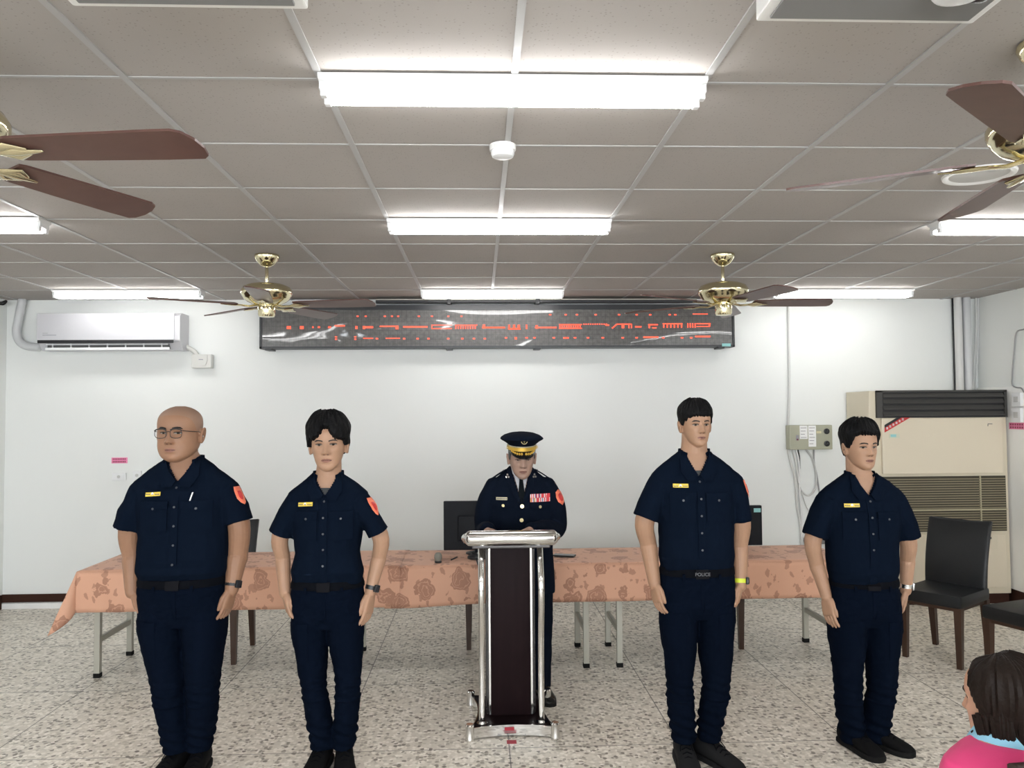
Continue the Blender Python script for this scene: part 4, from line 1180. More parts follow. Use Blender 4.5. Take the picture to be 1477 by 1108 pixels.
def officer(C):
    """C: pixel measurements of the person and its build"""
    Y0, xc = C['Y'], C['xc']
    base = at(xc, 850, Y0)
    def P(px, py, dy=0):
        q = at(px, py, Y0+dy); return Vector((q.x-base.x, dy, q.z))
    t = thing('person', C['label'], 'person', (base.x, Y0, 0), 0, 'officers in navy uniform')
    rz = C['yaw']; RZ = Matrix.Rotation(math.radians(rz), 4, 'Z')
    dp = C.get('depth', 1.0)
    sk = C['skin']
    # ---------- key heights
    z_sh = P(xc, C['sh_y']).z; z_arm = P(xc, C['arm_y']).z; z_wa = P(xc, C['wa_y']).z; z_bu = P(xc, C['bu_y']).z; z_be = P(xc, C['be_y']).z
    z_cr = P(xc, C['cr_y']).z; z_kn = P(xc, C['kn_y']).z; z_hem = P(xc, C['hem_y']).z; z_nk = P(xc, C['nk_y']).z
    s = Y0/FPX
    sh, ch, wa, bu, be, hip, nk = [C[k]*s for k in ('sh', 'ch', 'wa', 'bu', 'be', 'hip', 'nk')]
    dz = C.get('belly', 1.0)
    torso_rows = [  # z, half width, front, back
        (z_be-.02, be*.99, .105*dp*dz, .095*dp), (z_be+.015, be*.99, .110*dp*dz, .098*dp), (z_bu, bu, .128*dp*dz, .108*dp), ((z_bu+z_wa)/2, (bu+wa)/2*.995, .126*dp*dz, .106*dp), (z_wa, wa, .122*dp*(dz*.5+.5), .104*dp),
        ((z_wa+z_arm)/2, (wa+ch)/2, .122*dp*(dz*.3+.7), .108*dp), (z_arm, ch, .124*dp, .112*dp), (z_arm+(z_sh-z_arm)*.55, ch+(sh-ch)*.35, .116*dp, .110*dp), (z_sh-.045, sh*.93, .098*dp, .102*dp), (z_sh-.008, sh*.90, .078*dp, .090*dp),
        (z_sh+(z_nk-z_sh)*.55, sh*.60, .066*dp, .080*dp), (z_nk-.004, nk*1.32, .056*dp, .066*dp), (z_nk+.012, nk*1.03, .05*dp, .058*dp)]
    def torso(g, top=None):
        return loft([[RZ @ v for v in ring(0, 0, z, hw-g, f-g, b-g, 40, 2.35 if z < z_arm else 2.15)] for z, hw, f, b in torso_rows])
    # arms
    arms = []
    for sd, key in ((-1, 'L'), (1, 'R')):
        A = C[key]
        shp = RZ @ Vector((sd*(sh-.058), 0, z_sh-.064))
        sl = P(*A['sleeve'], A.get('dy', [0, 0, 0, 0])[0]); el = P(*A['elbow'], A.get('dy', [0, 0, 0, 0])[1]); wr = P(*A['wrist'], A.get('dy', [0, 0, 0, 0])[2]); tip = P(*A['tip'], A.get('dy', [0, 0, 0, 0])[3])
        arms.append((sd, A, shp, sl, el, wr, tip))
    body = []
    # neck and head
    C['head_at'] = P(C['head'][0], C['head'][1], C.get('head_dy', -.01)); C['chin_y'] += C.get('chin_add', 5); C['hh'] = (C['chin_y']-C['top_y'])*s
    C['head_at'].z = P(0, C['chin_y']).z+.42*C['hh']
    chin_z = P(0, C['chin_y']).z
    fin = make_head(C, P, sk, body, t)
    hx = C['head_at'].x
    nb = RZ @ Vector((0, .012, z_nk-.03))
    body.append(tube([nb+Vector((0, .01, -.05)), nb+Vector((0, .004, .02)), Vector((hx*.8, .012, chin_z+.03)), Vector((hx, .012, chin_z+.085))], [(nk*1.25, nk*1.15), (nk*.98, nk*1.0), (nk*.93, nk*.98), (nk*.9, nk*.95)], 28, (0, 1, 0)))
    body.append(torso(.010))
    # short pelvis so the body carries on under the trousers
    body.append(loft([[RZ @ v for v in ring(0, 0, z, w_, .085*dp, .09*dp, 32)] for z, w_ in ((z_cr+.02, hip*.7), (z_cr+.10, hip*.85), (z_be+.03, be*.88))]))
    wrists = []
    for sd, A, shp, sl, el, wr, tip in arms:
        ua, fa, wr_r = C['arm_r']
        mid = el+(wr-el)*.28
        d = (tip-wr).normalized()
        body.append(tube(spline([shp, sl, el, mid, wr, wr+d*.02], 26), [interp(i/25, [0, .2, .4, .55, .8, 1], [ua*1.12, ua*1.02, fa*1.0, fa*1.02, wr_r*1.1, wr_r]) if True else 0 for i in range(26)], 18))
        hl = (tip-wr).length/.168
        n_ = Vector((-sd*.75, .35, 0)) if C.get('palm_in', 1) else Vector((0, 1, 0))
        f_ = Vector((-sd*.35, -.85, 0))
        body += hand(wr+d*.012, d, RZ @ n_, RZ @ f_, hl*.97, A.get('curl', .22))
        wrists.append((sd, A, el, wr, d))
    me = union(body, .0024, 1)
    paint_body(me, C, [sk, LIPM]+([STUB] if C.get('scalp') else []))
    bo = link('body', me, None, t)
    fin(bo)
    # ---------- shirt
    sparts = [torso(0)]
    for sd, A, shp, sl, el, wr, tip in arms:
        r1 = A['cuff']*s
        d = (sl-shp).normalized()
        sparts.append(tube([shp-d*.02, shp+d*.05, (shp+sl)/2+Vector((sd*.006, 0, 0)), sl-d*.012], [(.056, .075), (.064, .080), (r1*.98, .080), (r1*1.04, .082)], 24, (0, 1, 0), False))
        sparts.append(tube([shp-d*.01, shp+d*.05], [(.058, .070), (.064, .074)], 20))
    sme = union(sparts, .0055, 3)
    crumple(sme, .0045, 9, C['seed'], .7); crumple(sme, .0022, 24, C['seed']+3, .45)
    Ri = RZ.inverted()
    vz = P(xc, C['v_y']).z; vw = nk*.92
    def in_v(c):
        q = Ri @ c
        if q.y > .005: return q.z > z_nk-.002 and abs(q.x) < nk*.98 and False
        return q.z > vz and abs(q.x) < vw*((q.z-vz)/(z_nk+.012-vz))**.9+.002
    full_v = [RZ.inverted() @ v.co for v in sme.vertices]; full_f = [tuple(p.vertices) for p in sme.polygons]
    sb0 = bvh_of(sme)
    drop_faces(sme, in_v)
    shirt = link('shirt', sme, C.get('shirtm', NAVY), t)
    # local frame (unrotated) copy for pressing details on
    sb = BVHTree.FromPolygons(full_v, full_f)
    def press(poly, name, m, parent, off=.0025, th=.002, cuts=3, smooth=True, fall=None):
        return solid(*xform(patch(sb, poly, off, th, cuts=cuts, fall=fall), RZ), name, m, parent, smooth)
    SM = C.get('shirtm', NAVY)
    # undershirt
    if C.get('tee'):
        bb = BVHTree.FromPolygons([Ri @ v.co for v in me.vertices], [tuple(p.vertices) for p in me.polygons])
        tz = P(xc, C['tee']).z
        solid(*xform(patch(bb, [(-nk*.75, tz+.006), (-nk*.35, tz-.004), (nk*.35, tz-.004), (nk*.75, tz+.006), (nk*.5, vz-.02), (-nk*.5, vz-.02)], .003, .003), RZ), 'undershirt', TSHIRT, t)
    # collar: band at the back and two pointed flaps
    rows = []
    for k in range(33):
        a = math.radians(-52+k*284/32)       # around the back of the neck
        c, q = math.cos(a), math.sin(a)
        dr = Vector((c, q, 0))
        low = z_nk-.012 if q > -.2 else z_nk-.012-(-.2-q)*.03
        rad = nk*1.06+.004
        yb = .012+q*(rad*1.02)
        rows.append([RZ @ Vector((c*(rad+.006), .012+q*(rad+.006), low-.016)), RZ @ Vector((c*(rad+.003), .012+q*(rad+.003), low+.028)), RZ @ Vector((c*(rad-.003), .012+q*(rad-.003), low+.028)), RZ @ Vector((c*(rad-.003), .012+q*(rad-.003), low-.016))])
    solid(*loft(rows), 'collar_stand', SM, shirt)
    cl = C.get('collar', 1.0)
    for sd in (-1, 1):
        pl = [(sd*nk*.97, z_nk+.018), (sd*nk*.60, vz+(z_nk-vz)*.52), (sd*.006, vz+.004), (sd*.020, vz-.020*cl), (sd*(nk*.62+.018), vz-.032*cl+.01), (sd*(nk*1.0+.020), vz+.022*cl), (sd*nk*1.22, z_nk-.010)]
        if sd > 0: pl = pl[::-1]
        press(pl, 'collar_flap', SM, shirt, .012, .007, 3)
    # placket and buttons
    press(rect(-.017, z_be+.012, .017, vz-.012), 'placket', SM, shirt, .003, .003, 4)
    for k in range(C.get('nbtn', 5)):
        z = vz-.028-(vz-.04-z_bu)*k/4.4
        press(disc(0, z, .0052, 10), 'button', BTN, shirt, .0065, .002, 0)
    # chest pockets with flaps
    pz = P(xc, C['pk_y']).z; px_ = C.get('pk_x', .088); pw = C.get('pk_w', .058)
    for sd in (-1, 1):
        x = sd*px_
        pk = press([(x-pw, pz-.125), (x+pw, pz-.125), (x+pw, pz-.006), (x-pw, pz-.006)], 'pocket', SM, shirt, .004, .004, 3)
        pl = [(x-pw-.003, pz+.012), (x-pw-.003, pz-.020), (x, pz-.036), (x+pw+.003, pz-.020), (x+pw+.003, pz+.012)]
        press(pl, 'pocket_flap', SM, shirt, .009, .006, 3)
        press(disc(x, pz-.023, .0055, 10), 'button', BTN, shirt, .0155, .002, 0)
    # name badge, shoulder patch
    bz = pz+.044
    bd = press([(-px_-.042, bz-.008+C.get('bt', 0)), (-px_+.028, bz-.008), (-px_+.028, bz+.010), (-px_-.042, bz+.010+C.get('bt', 0))], 'name_badge', YEL, shirt, .005, .0025, 2, False); bd['label'] = 'yellow name badge'
    m = MB()
    for k in range(9):
        if k in (3, 5): continue
        x0 = -px_-.039+.0072*k; m.add(*patch(sb, rect(x0, bz-.004, x0+.005, bz+.001), .0085, .0008, cuts=0))
    m.v = [RZ @ Vector(v) for v in m.v]
    m.build('lettering', INK, bd, False)
    press(disc(-px_-.008, bz+.002, .006, 8), 'badge_emblem', PAPER, bd, .0085, .0008, 0, False)
    if C.get('pen'):
        p_ = press([(px_-.034, pz+.008), (px_-.029, pz+.008), (px_-.018, pz+.050), (px_-.024, pz+.050)], 'pen', PAPER, shirt, .008, .003, 1)
        p_['label'] = 'white pen clip'
    if C.get('patch', True):
        # rounded shield patch on the viewer-right sleeve, pressed from the outer side
        sd, A, shp, sl, el, wr, tip = arms[1]
        ang = math.radians(C.get('patch_a', 66))
        dr = Vector((math.sin(ang), -math.cos(ang), 0)); sd_ = Vector((math.cos(ang), math.sin(ang), 0))
        cpt = shp.lerp(sl, .06)
        pl = [(-.026, .040), (.026, .040), (.030, .02), (.028, -.015), (.016, -.034), (0, -.044), (-.016, -.034), (-.028, -.015), (-.030, .02)]
        for nm, sc, mm, of in (('shoulder_patch', 1, ORANGE, .003), ('patch_emblem', .5, REDS, .0045)):
            bm = bmesh.new(); vs = [bm.verts.new((x*sc, 0, z*sc)) for x, z in pl]; bm.faces.new(vs); bmesh.ops.triangulate(bm, faces=bm.faces[:]); bmesh.ops.subdivide_edges(bm, edges=bm.edges[:], cuts=2, use_grid_fill=True)
            for v in bm.verts:
                o = cpt+sd_*v.co.x+Vector((0, 0, v.co.z))
                h = sb0.ray_cast(o+dr*.3, -dr); v.co = (h[0]+dr*of) if h[0] is not None else o+dr*.08
            pt = MB().bm(bm).build(nm, mm, shirt if nm == 'shoulder_patch' else pt)
            so = pt.modifiers.new('t', 'SOLIDIFY'); so.thickness = .0015; so.offset = 0
    # ---------- trousers
    tp = [loft([[RZ @ v for v in ring(0, .0, z, w_, f*dp, b*dp, 40, 2.3)] for z, w_, f, b in (
        (z_cr-.01, hip*.86, .085, .10), (z_cr+.05, hip*.98, .112, .122), ((z_cr+z_be)/2, hip*.98, .118*(dz*.4+.6), .124), (z_be-.04, be*1.01, .116*dz, .108), (z_be+.022, be*.985, .112*dz, .098))])]
    feet = []
    for sd, key in ((-1, 'LL'), (1, 'RL')):
        Lg = C[key]       # knee centre px, half width px, hem centre px, half width px
        kx = P(Lg[0], C['kn_y']).x; kw = Lg[1]*s; hx_ = P(Lg[2], C['hem_y']).x; hw_ = Lg[3]*s
        top = RZ @ Vector((sd*hip*.47, 0, z_cr+.06))
        ky = Lg[4] if len(Lg) > 4 else -.012
        hy = Lg[5] if len(Lg) > 5 else .01
        tw = hip*.50
        pts = [top, RZ @ Vector((sd*hip*.485, .0, z_cr-.03)), Vector((kx*.45+top.x*.55, ky*.5, (z_cr*.5+z_kn*.5))), Vector((kx, ky, z_kn)), Vector((kx*.5+hx_*.5, hy*.6, (z_kn+z_hem)/2)), Vector((hx_, hy, z_hem+.03)), Vector((hx_, hy, z_hem-.008))]
        rad = [(tw, .105*dp), (tw*1.0, .108*dp), ((tw+kw)/2, .098*dp), (kw, .080*dp), ((kw+hw_)/2*1.02, .078*dp), (hw_*1.06, .070), (hw_*1.03, .068)]
        sp = spline(pts, 30); rr = [(interp(i/29, [0, 1/6, 2/6, 3/6, 4/6, 5/6, 1], [q[0] for q in rad]), interp(i/29, [0, 1/6, 2/6, 3/6, 4/6, 5/6, 1], [q[1] for q in rad])) for i in range(30)]
        tp.append(tube(sp, rr, 26, (0, 1, 0), False))
        feet.append((sd, hx_, hy, z_hem, Lg[6] if len(Lg) > 6 else 0))
    tme = union(tp, .0055, 3)
    crumple(tme, .0055, 8, C['seed']+20, .8); crumple(tme, .0028, 22, C['seed']+31, 1.6)
    # bunching above the hem and a seam below the knee
    a = verts(tme); nr = np.empty(len(a)*3); tme.vertex_normals.foreach_get('vector', nr); nr = nr.reshape(-1, 3)
    zz = a[:, 2]
    w_ = np.exp(-((zz-z_hem-.07)/.07)**2)*.006*np.sin((zz-z_hem)*120+a[:, 0]*40)+np.exp(-((zz-z_kn-.0)/.05)**2)*.0035*np.sin(zz*150+a[:, 0]*25)
    w_ += np.exp(-((zz-z_kn+.055)/.006)**2)*.006
    set_verts(tme, a+nr*w_[:, None])
    TM = C.get('trm', NAVYT)
    tro = link('trousers', tme, TM, t)
    tb = bvh_of(tme)
    solid(*band(tb, z_be-.020, z_be+.022, off=.005, cx=0, cy=0), 'belt', BELT, t)
    tl = BVHTree.FromPolygons([Ri @ v.co for v in tme.vertices], [tuple(p.vertices) for p in tme.polygons])
    def tpress(poly, name, m, parent, off=.003, th=.002, cuts=2): return solid(*xform(patch(tl, poly, off, th, cuts=cuts), RZ), name, m, parent)
    bk = tpress(rect(-.030, z_be-.021, .030, z_be+.021), 'buckle', mat('matt buckle', L(.006, .006, .008), .75, spec=.08), t, .010, .006, 1)
    if C.get('police'):
        cu = bpy.data.curves.new('belt_text', 'FONT'); cu.body = 'POLICE'; cu.size = .022; cu.extrude = .0006; cu.align_x = 'CENTER'; cu.align_y = 'CENTER'
        fo = bpy.data.objects.new('belt_text', cu); COL.objects.link(fo)
        dg = bpy.context.evaluated_depsgraph_get(); dg.update(); tm = bpy.data.meshes.new_from_object(fo.evaluated_get(dg)); bpy.data.objects.remove(fo)
        h = tl.ray_cast(Vector((.0, -1, z_be)), Vector((0, 1, 0)))[0]
        tm.transform(RZ @ Matrix.Translation((0, h.y-.0165, z_be)) @ Matrix.Rotation(PI/2, 4, 'X'))
        tx = link('lettering', tm, mat('belt print', L(.16, .16, .17), .6), bk, False)
    for x in (-.085, .085): tpress(rect(x-.006, z_be-.032, x+.006, z_be+.026), 'belt_loop', TM, tro, .011, .003, 1)
    tpress([(-.006, z_be-.03), (-.006, z_cr+.05), (.004, z_cr+.03), (.010, z_cr+.06), (.012, z_be-.03)], 'fly', TM, tro, .002, .002, 2)
    # cargo pockets: raised boxes on the outer thighs, with flaps
    for sd in (-1, 1):
        zt = z_cr+.015; zb = zt-.17
        for nm, za, zb_, of, th in (('cargo_pocket', zt-.01, zb, .004, .004), ('pocket_flap', zt+.012, zt-.045, .010, .004)):
            xo = sd*hip*.93; xi = sd*hip*.42
            pl = [(xi, zb_), (xo, zb_), (xo, za), (xi, za)]
            if nm == 'pocket_flap': pl = [(xi, zb_+.012), (xi+sd*.015, zb_), (xo, zb_), (xo, za), (xi, za)]
            if sd < 0: pl = pl[::-1]
            tpress(pl, nm, TM, tro, of*.5, th*.55, 3)
    # ---------- shoes
    for sd, fx, fy, hz, ang in feet:
        Rf = Matrix.Translation((fx, fy+.005, 0)) @ Matrix.Rotation(math.radians(ang+rz*.0), 4, 'Z')
        shm = C.get('shoem', SHOE); q = C.get('shoe', 1.0)
        secs = []
        for y, w0, h0 in ((.085, .028, .075), (.075, .036, .095), (.04, .041, .105), (0, .042, .105), (-.045, .043, .092), (-.09, .047, .070), (-.13, .050, .056), (-.165, .046, .045), (-.188, .034, .036), (-.198, .018, .028)):
            r = []
            for k in range(24):
                a_ = 2*PI*k/24; c, w_ = math.cos(a_), math.sin(a_); e = 2/2.6
                zc = (h0+.016)/2; r.append(Vector((math.copysign(abs(c)**e, c)*w0*q, y*q, .016+(h0-.016)/2+math.copysign(abs(w_)**e, w_)*(h0-.016)/2)))
            secs.append(r)
        up = solid(*xform(loft(secs), Rf), 'shoe', shm, t)
        so = []
        for z, g in ((0, -.001), (.004, .003), (.020, .004), (.026, .0)):
            out = []
            prof = [(.088, .020), (.080, .034), (.04, .043), (0, .044), (-.045, .045), (-.09, .050), (-.13, .053), (-.165, .048), (-.19, .034), (-.201, .015)]
            out = [Vector(((w0+g)*q, y*q, z)) for y, w0 in prof]+[Vector((-(w0+g)*q, y*q, z)) for y, w0 in prof[::-1]]
            so.append(out)
        solid(*xform(loft(so), Rf), 'sole', C.get('solem', RUBBER), up)
        m = MB()
        for k in range(4):
            y = -.035-.022*k; z = .100-.0095*k-.002*k*k*.3
            m.add(*tube([(-.020*q, y*q-.006, z-.006), (0, y*q, z+.001), (.020*q, y*q-.006, z-.006)], .003, 6))
        for s2 in (-1, 1): m.add(*tube(spline([(0, -.036*q, .102), (s2*.018, -.045*q, .108), (s2*.026, -.055*q, .094), (s2*.030, -.07*q, .080)], 8), .0022, 6))
        m.v = [Rf @ Vector(v) for v in m.v]
        m.build('lace', C.get('lacem', BELT), up)
    # ---------- watch
    if C.get('watch'):
        sd, A, el, wr, d = wrists[1]
        ax = (wr-el).normalized(); c = wr-ax*.012; r = C['arm_r'][2]
        V, F = [], []
        sm_ = MB()
        rows = []
        e1 = ax.cross(Vector((0, 1, 0))).normalized(); e2 = ax.cross(e1)
        for k in range(28):
            a_ = 2*PI*k/28; dr = e1*math.cos(a_)+e2*math.sin(a_)
            rows.append([c+dr*(r*1.02)-ax*.010, c+dr*(r*1.02+.004)-ax*.010, c+dr*(r*1.02+.004)+ax*.010, c+dr*(r*1.02)+ax*.010])
        for k in range(28):
            for j in range(4):
                F.append((k*4+j, k*4+(j+1) % 4, ((k+1) % 28)*4+(j+1) % 4, ((k+1) % 28)*4+j))
        st = solid([v for r_ in rows for v in r_], F, 'watch', C['watch'][0], t); st['label'] = C['watch'][2]
        out = Vector((.85, -.5, 0)).normalized(); out = (out-ax*out.dot(ax)).normalized()
        si = ax.cross(out)
        Mw = Matrix((si, ax, out)).transposed().to_4x4(); Mw.translation = c+out*(r*1.02+.004)
        MB().box((-.018, -.018, -.003), (.018, .018, .009), .005, M=Mw).build('watch_case', C['watch'][1], st)
        MB().box((-.014, -.014, .008), (.014, .014, .010), .001, M=Mw).build('watch_face', mat('watch glass', L(.02, .02, .025), .1), st)
    return t
# ------------------------------------------------------------------ the four officers in short sleeves
def hl_fn(front, temple, side, nape):
    """hairline height by angle from the front (degrees 0..180)"""
    T = [0, 25, 45, 62, 78, 92, 108, 130, 180]
    V = [front, front, front-.01, temple, side, .50, .40, .30, nape]
    return lambda u: interp(abs(math.degrees(u)), T, V)
def hair_short(front, temple, side, nape, top, sidet, fringe=None, part=0):
    hl = hl_fn(front, temple, side, nape)
    def f(u, t):
        h = hl(u)
        if fringe: h = min(h, fringe(u)) if fringe(u) is not None else h
        k = sstep(.62, .95, t)*(1-.45*max(0, math.cos(u))*(1-sstep(.84, .97, t)))
        T_ = sidet+(top-sidet)*k
        T_ += .008*sstep(.90, .99, t)*(1 if top > .02 else 0)
        T_ *= 1+.22*noise.noise(Vector((math.sin(u)*9, math.cos(u)*9, t*7)))+.15*noise.noise(Vector((math.sin(u)*26, math.cos(u)*26, t*5)))
        jit = .030*noise.noise(Vector((u*11, 3.3, 0)))+.024*noise.noise(Vector((u*29, 1.3, 0)))
        e = sstep(h-.01+jit, h+.045+jit, t)
        return T_*e-.008*(1-e)
    return f
s1 = lambda u: interp(abs(math.degrees(u)), [0, 30, 50, 62, 76, 95, 115, 180], [.83, .82, .78, .70, .56, .46, .36, .24])
O1 = dict(label='bald officer with glasses in navy uniform, far left of the row, head turned aside', Y=3.90, xc=265, seed=1, yaw=2, skin=SK[0],
  top_y=589.5, chin_y=663, head=(259.5, 630), hyaw=-6, wide=1.13, jaw=1.15, head_dy=-.02, scalp=s1, glasses=True, brow_t=.0046, brow=.60, eye_open=.8,
  sh_y=692, arm_y=772, wa_y=803, bu_y=820, be_y=835, cr_y=896, kn_y=994, hem_y=1081, nk_y=662, v_y=692,
  sh=77, ch=62, wa=63, bu=63, be=59.5, hip=61, nk=22, depth=1.18, belly=1.13,
  L=dict(sleeve=(187.5, 766), elbow=(191.5, 800), wrist=(191, 850), tip=(199.5, 894), cuff=22.5, curl=.25, dy=[0, .02, -.02, -.06]),
  R=dict(sleeve=(344.5, 757), elbow=(343, 798), wrist=(335, 846), tip=(322.5, 898), cuff=20.5, curl=.22, dy=[0, .02, -.02, -.05]),
  arm_r=(.052, .048, .031), LL=(245.5, 22, 252.5, 17, -.01, .015, -14), RL=(293.5, 22, 286, 16.5, -.01, .02, 2),
  pk_y=722, pk_x=.098, pk_w=.066, pen=True, watch=(BLACK, BLACKM, 'black wrist watch'), bt=-.004, tee=None, collar=1.15)
fr2 = lambda u: interp(math.degrees(u), [-180, -75, -60, -42, -25, -12, -4, 4, 14, 30, 48, 62, 75, 180], [.24, .45, .57, .60, .64, .73, .82, .83, .70, .60, .58, .56, .45, .24])
hr2 = hair_short(.8, .6, .47, .22, .036, .019, lambda u: fr2(u) if abs(u) < 1.25 else None)
O2 = dict(label='slim officer with black curtain fringe facing the camera, second from the left', Y=3.93, xc=473, seed=2, yaw=0, skin=SK[1],
  top_y=610, chin_y=679, head=(474, 645), hyaw=3, wide=1.0, jaw=.98, hroll=-1.5, hair=hr2, brow=.585, eye_open=.72, brow_t=.0036,
  sh_y=708, arm_y=764, wa_y=795, bu_y=822, be_y=840, cr_y=900, kn_y=987, hem_y=1076, nk_y=684, v_y=712,
  sh=62, ch=49, wa=45.5, bu=51, be=50, hip=52.5, nk=18.5, depth=.98,
  L=dict(sleeve=(404.3, 774), elbow=(407.5, 803), wrist=(411, 852), tip=(419, 899), cuff=17.5, curl=.22, dy=[0, .03, 0, -.05]),
  R=dict(sleeve=(548, 772), elbow=(547, 802), wrist=(535, 851), tip=(527.5, 906), cuff=15, curl=.22, dy=[0, .03, 0, -.04]),
  arm_r=(.041, .036, .0255), LL=(453.5, 18, 463.5, 16, -.01, .01, -6), RL=(502.5, 18, 496, 15, -.01, .01, 10),
  pk_y=737, pk_x=.082, pk_w=.052, watch=(BLACK, BLACKM, 'black wrist watch'), bt=-.003, tee=701)
fr3 = lambda u: interp(math.degrees(u), [-180, -70, -50, -30, 0, 25, 45, 60, 180], [.24, .54, .65, .69, .75, .79, .76, .64, .24])
hr3 = hair_short(.7, .66, .50, .26, .030, .010, lambda u: fr3(u) if abs(u) < 1.1 else None)
O3 = dict(label='tall officer with side-swept black hair and lime watch strap, right of the lectern', Y=3.87, xc=1005, seed=3, yaw=-3, skin=SK[2],
  top_y=592, chin_y=648.5, head=(1003, 618), hyaw=7, wide=1.04, jaw=.97, hair=hr3, brow=.60, brow_t=.0044, eye_open=1.0, gaze=.001,
  sh_y=682, arm_y=750, wa_y=775, bu_y=800, be_y=821, cr_y=886, kn_y=986, hem_y=1066, nk_y=652, v_y=684,
  sh=70.5, ch=54, wa=53, bu=54.5, be=52.5, hip=55.5, nk=19.5, depth=1.06,
  L=dict(sleeve=(930, 751), elbow=(934.5, 782), wrist=(943.5, 838), tip=(951.5, 887), cuff=18.5, curl=.22, dy=[0, .03, 0, -.05]),
  R=dict(sleeve=(1068.5, 753), elbow=(1066.5, 785), wrist=(1068, 841), tip=(1060.5, 884), cuff=16.5, curl=.24, dy=[0, .03, 0, -.05]),
  arm_r=(.047, .041, .0275), LL=(979.5, 19, 987, 17, -.01, .01, -3), RL=(1032, 20, 1025, 15.5, -.01, .015, 30),
  pk_y=711, pk_x=.084, pk_w=.058, watch=(LIMEY, BLACKM, 'lime yellow watch strap'), police=True, shoem=SHOEG, solem=SHOEG, shoe=1.04, tee=676)
fr4 = lambda u: interp(math.degrees(u), [-180, -75, -58, -40, -28, -15, 10, 35, 55, 70, 180], [.24, .50, .68, .79, .86, .85, .82, .79, .73, .62, .24])
hr4 = hair_short(.78, .66, .50, .26, .040, .015, lambda u: fr4(u) if abs(u) < 1.25 else None)
O4 = dict(label='rightmost officer of the row with parted black hair, in front of the cream air conditioner', Y=4.0, xc=1245, seed=4, yaw=-3, skin=SK[1],
  top_y=626, chin_y=685, head=(1241, 655), hyaw=6, wide=1.0, jaw=.97, hair=hr4, brow=.60, brow_t=.0042, eye_open=.85, head_dy=-.02,
  sh_y=708, arm_y=778, wa_y=806, bu_y=822, be_y=838, cr_y=898, kn_y=992, hem_y=1067, nk_y=684, v_y=712,
  sh=67, ch=51.5, wa=50.5, bu=50.5, be=48, hip=52.5, nk=18, depth=1.06,
  L=dict(sleeve=(1173, 777), elbow=(1177.5, 812), wrist=(1191, 857), tip=(1199, 906), cuff=16.5, curl=.2, dy=[0, .03, 0, -.05]),
  R=dict(sleeve=(1309.5, 778), elbow=(1309, 805), wrist=(1307, 848), tip=(1303, 888), cuff=17, curl=.22, dy=[0, .05, .06, .06]),
  arm_r=(.042, .037, .0255), LL=(1221.5, 18.5, 1230.5, 16, -.01, .0, 14), RL=(1269.5, 19.5, 1265, 19, -.01, .02, 34),
  pk_y=738, pk_x=.082, pk_w=.054, watch=(SILV, SILV, 'silver wrist watch'), patch=False, nbtn=4, bt=-.002)
for c in (O1, O2, O3, O4): officer(c)

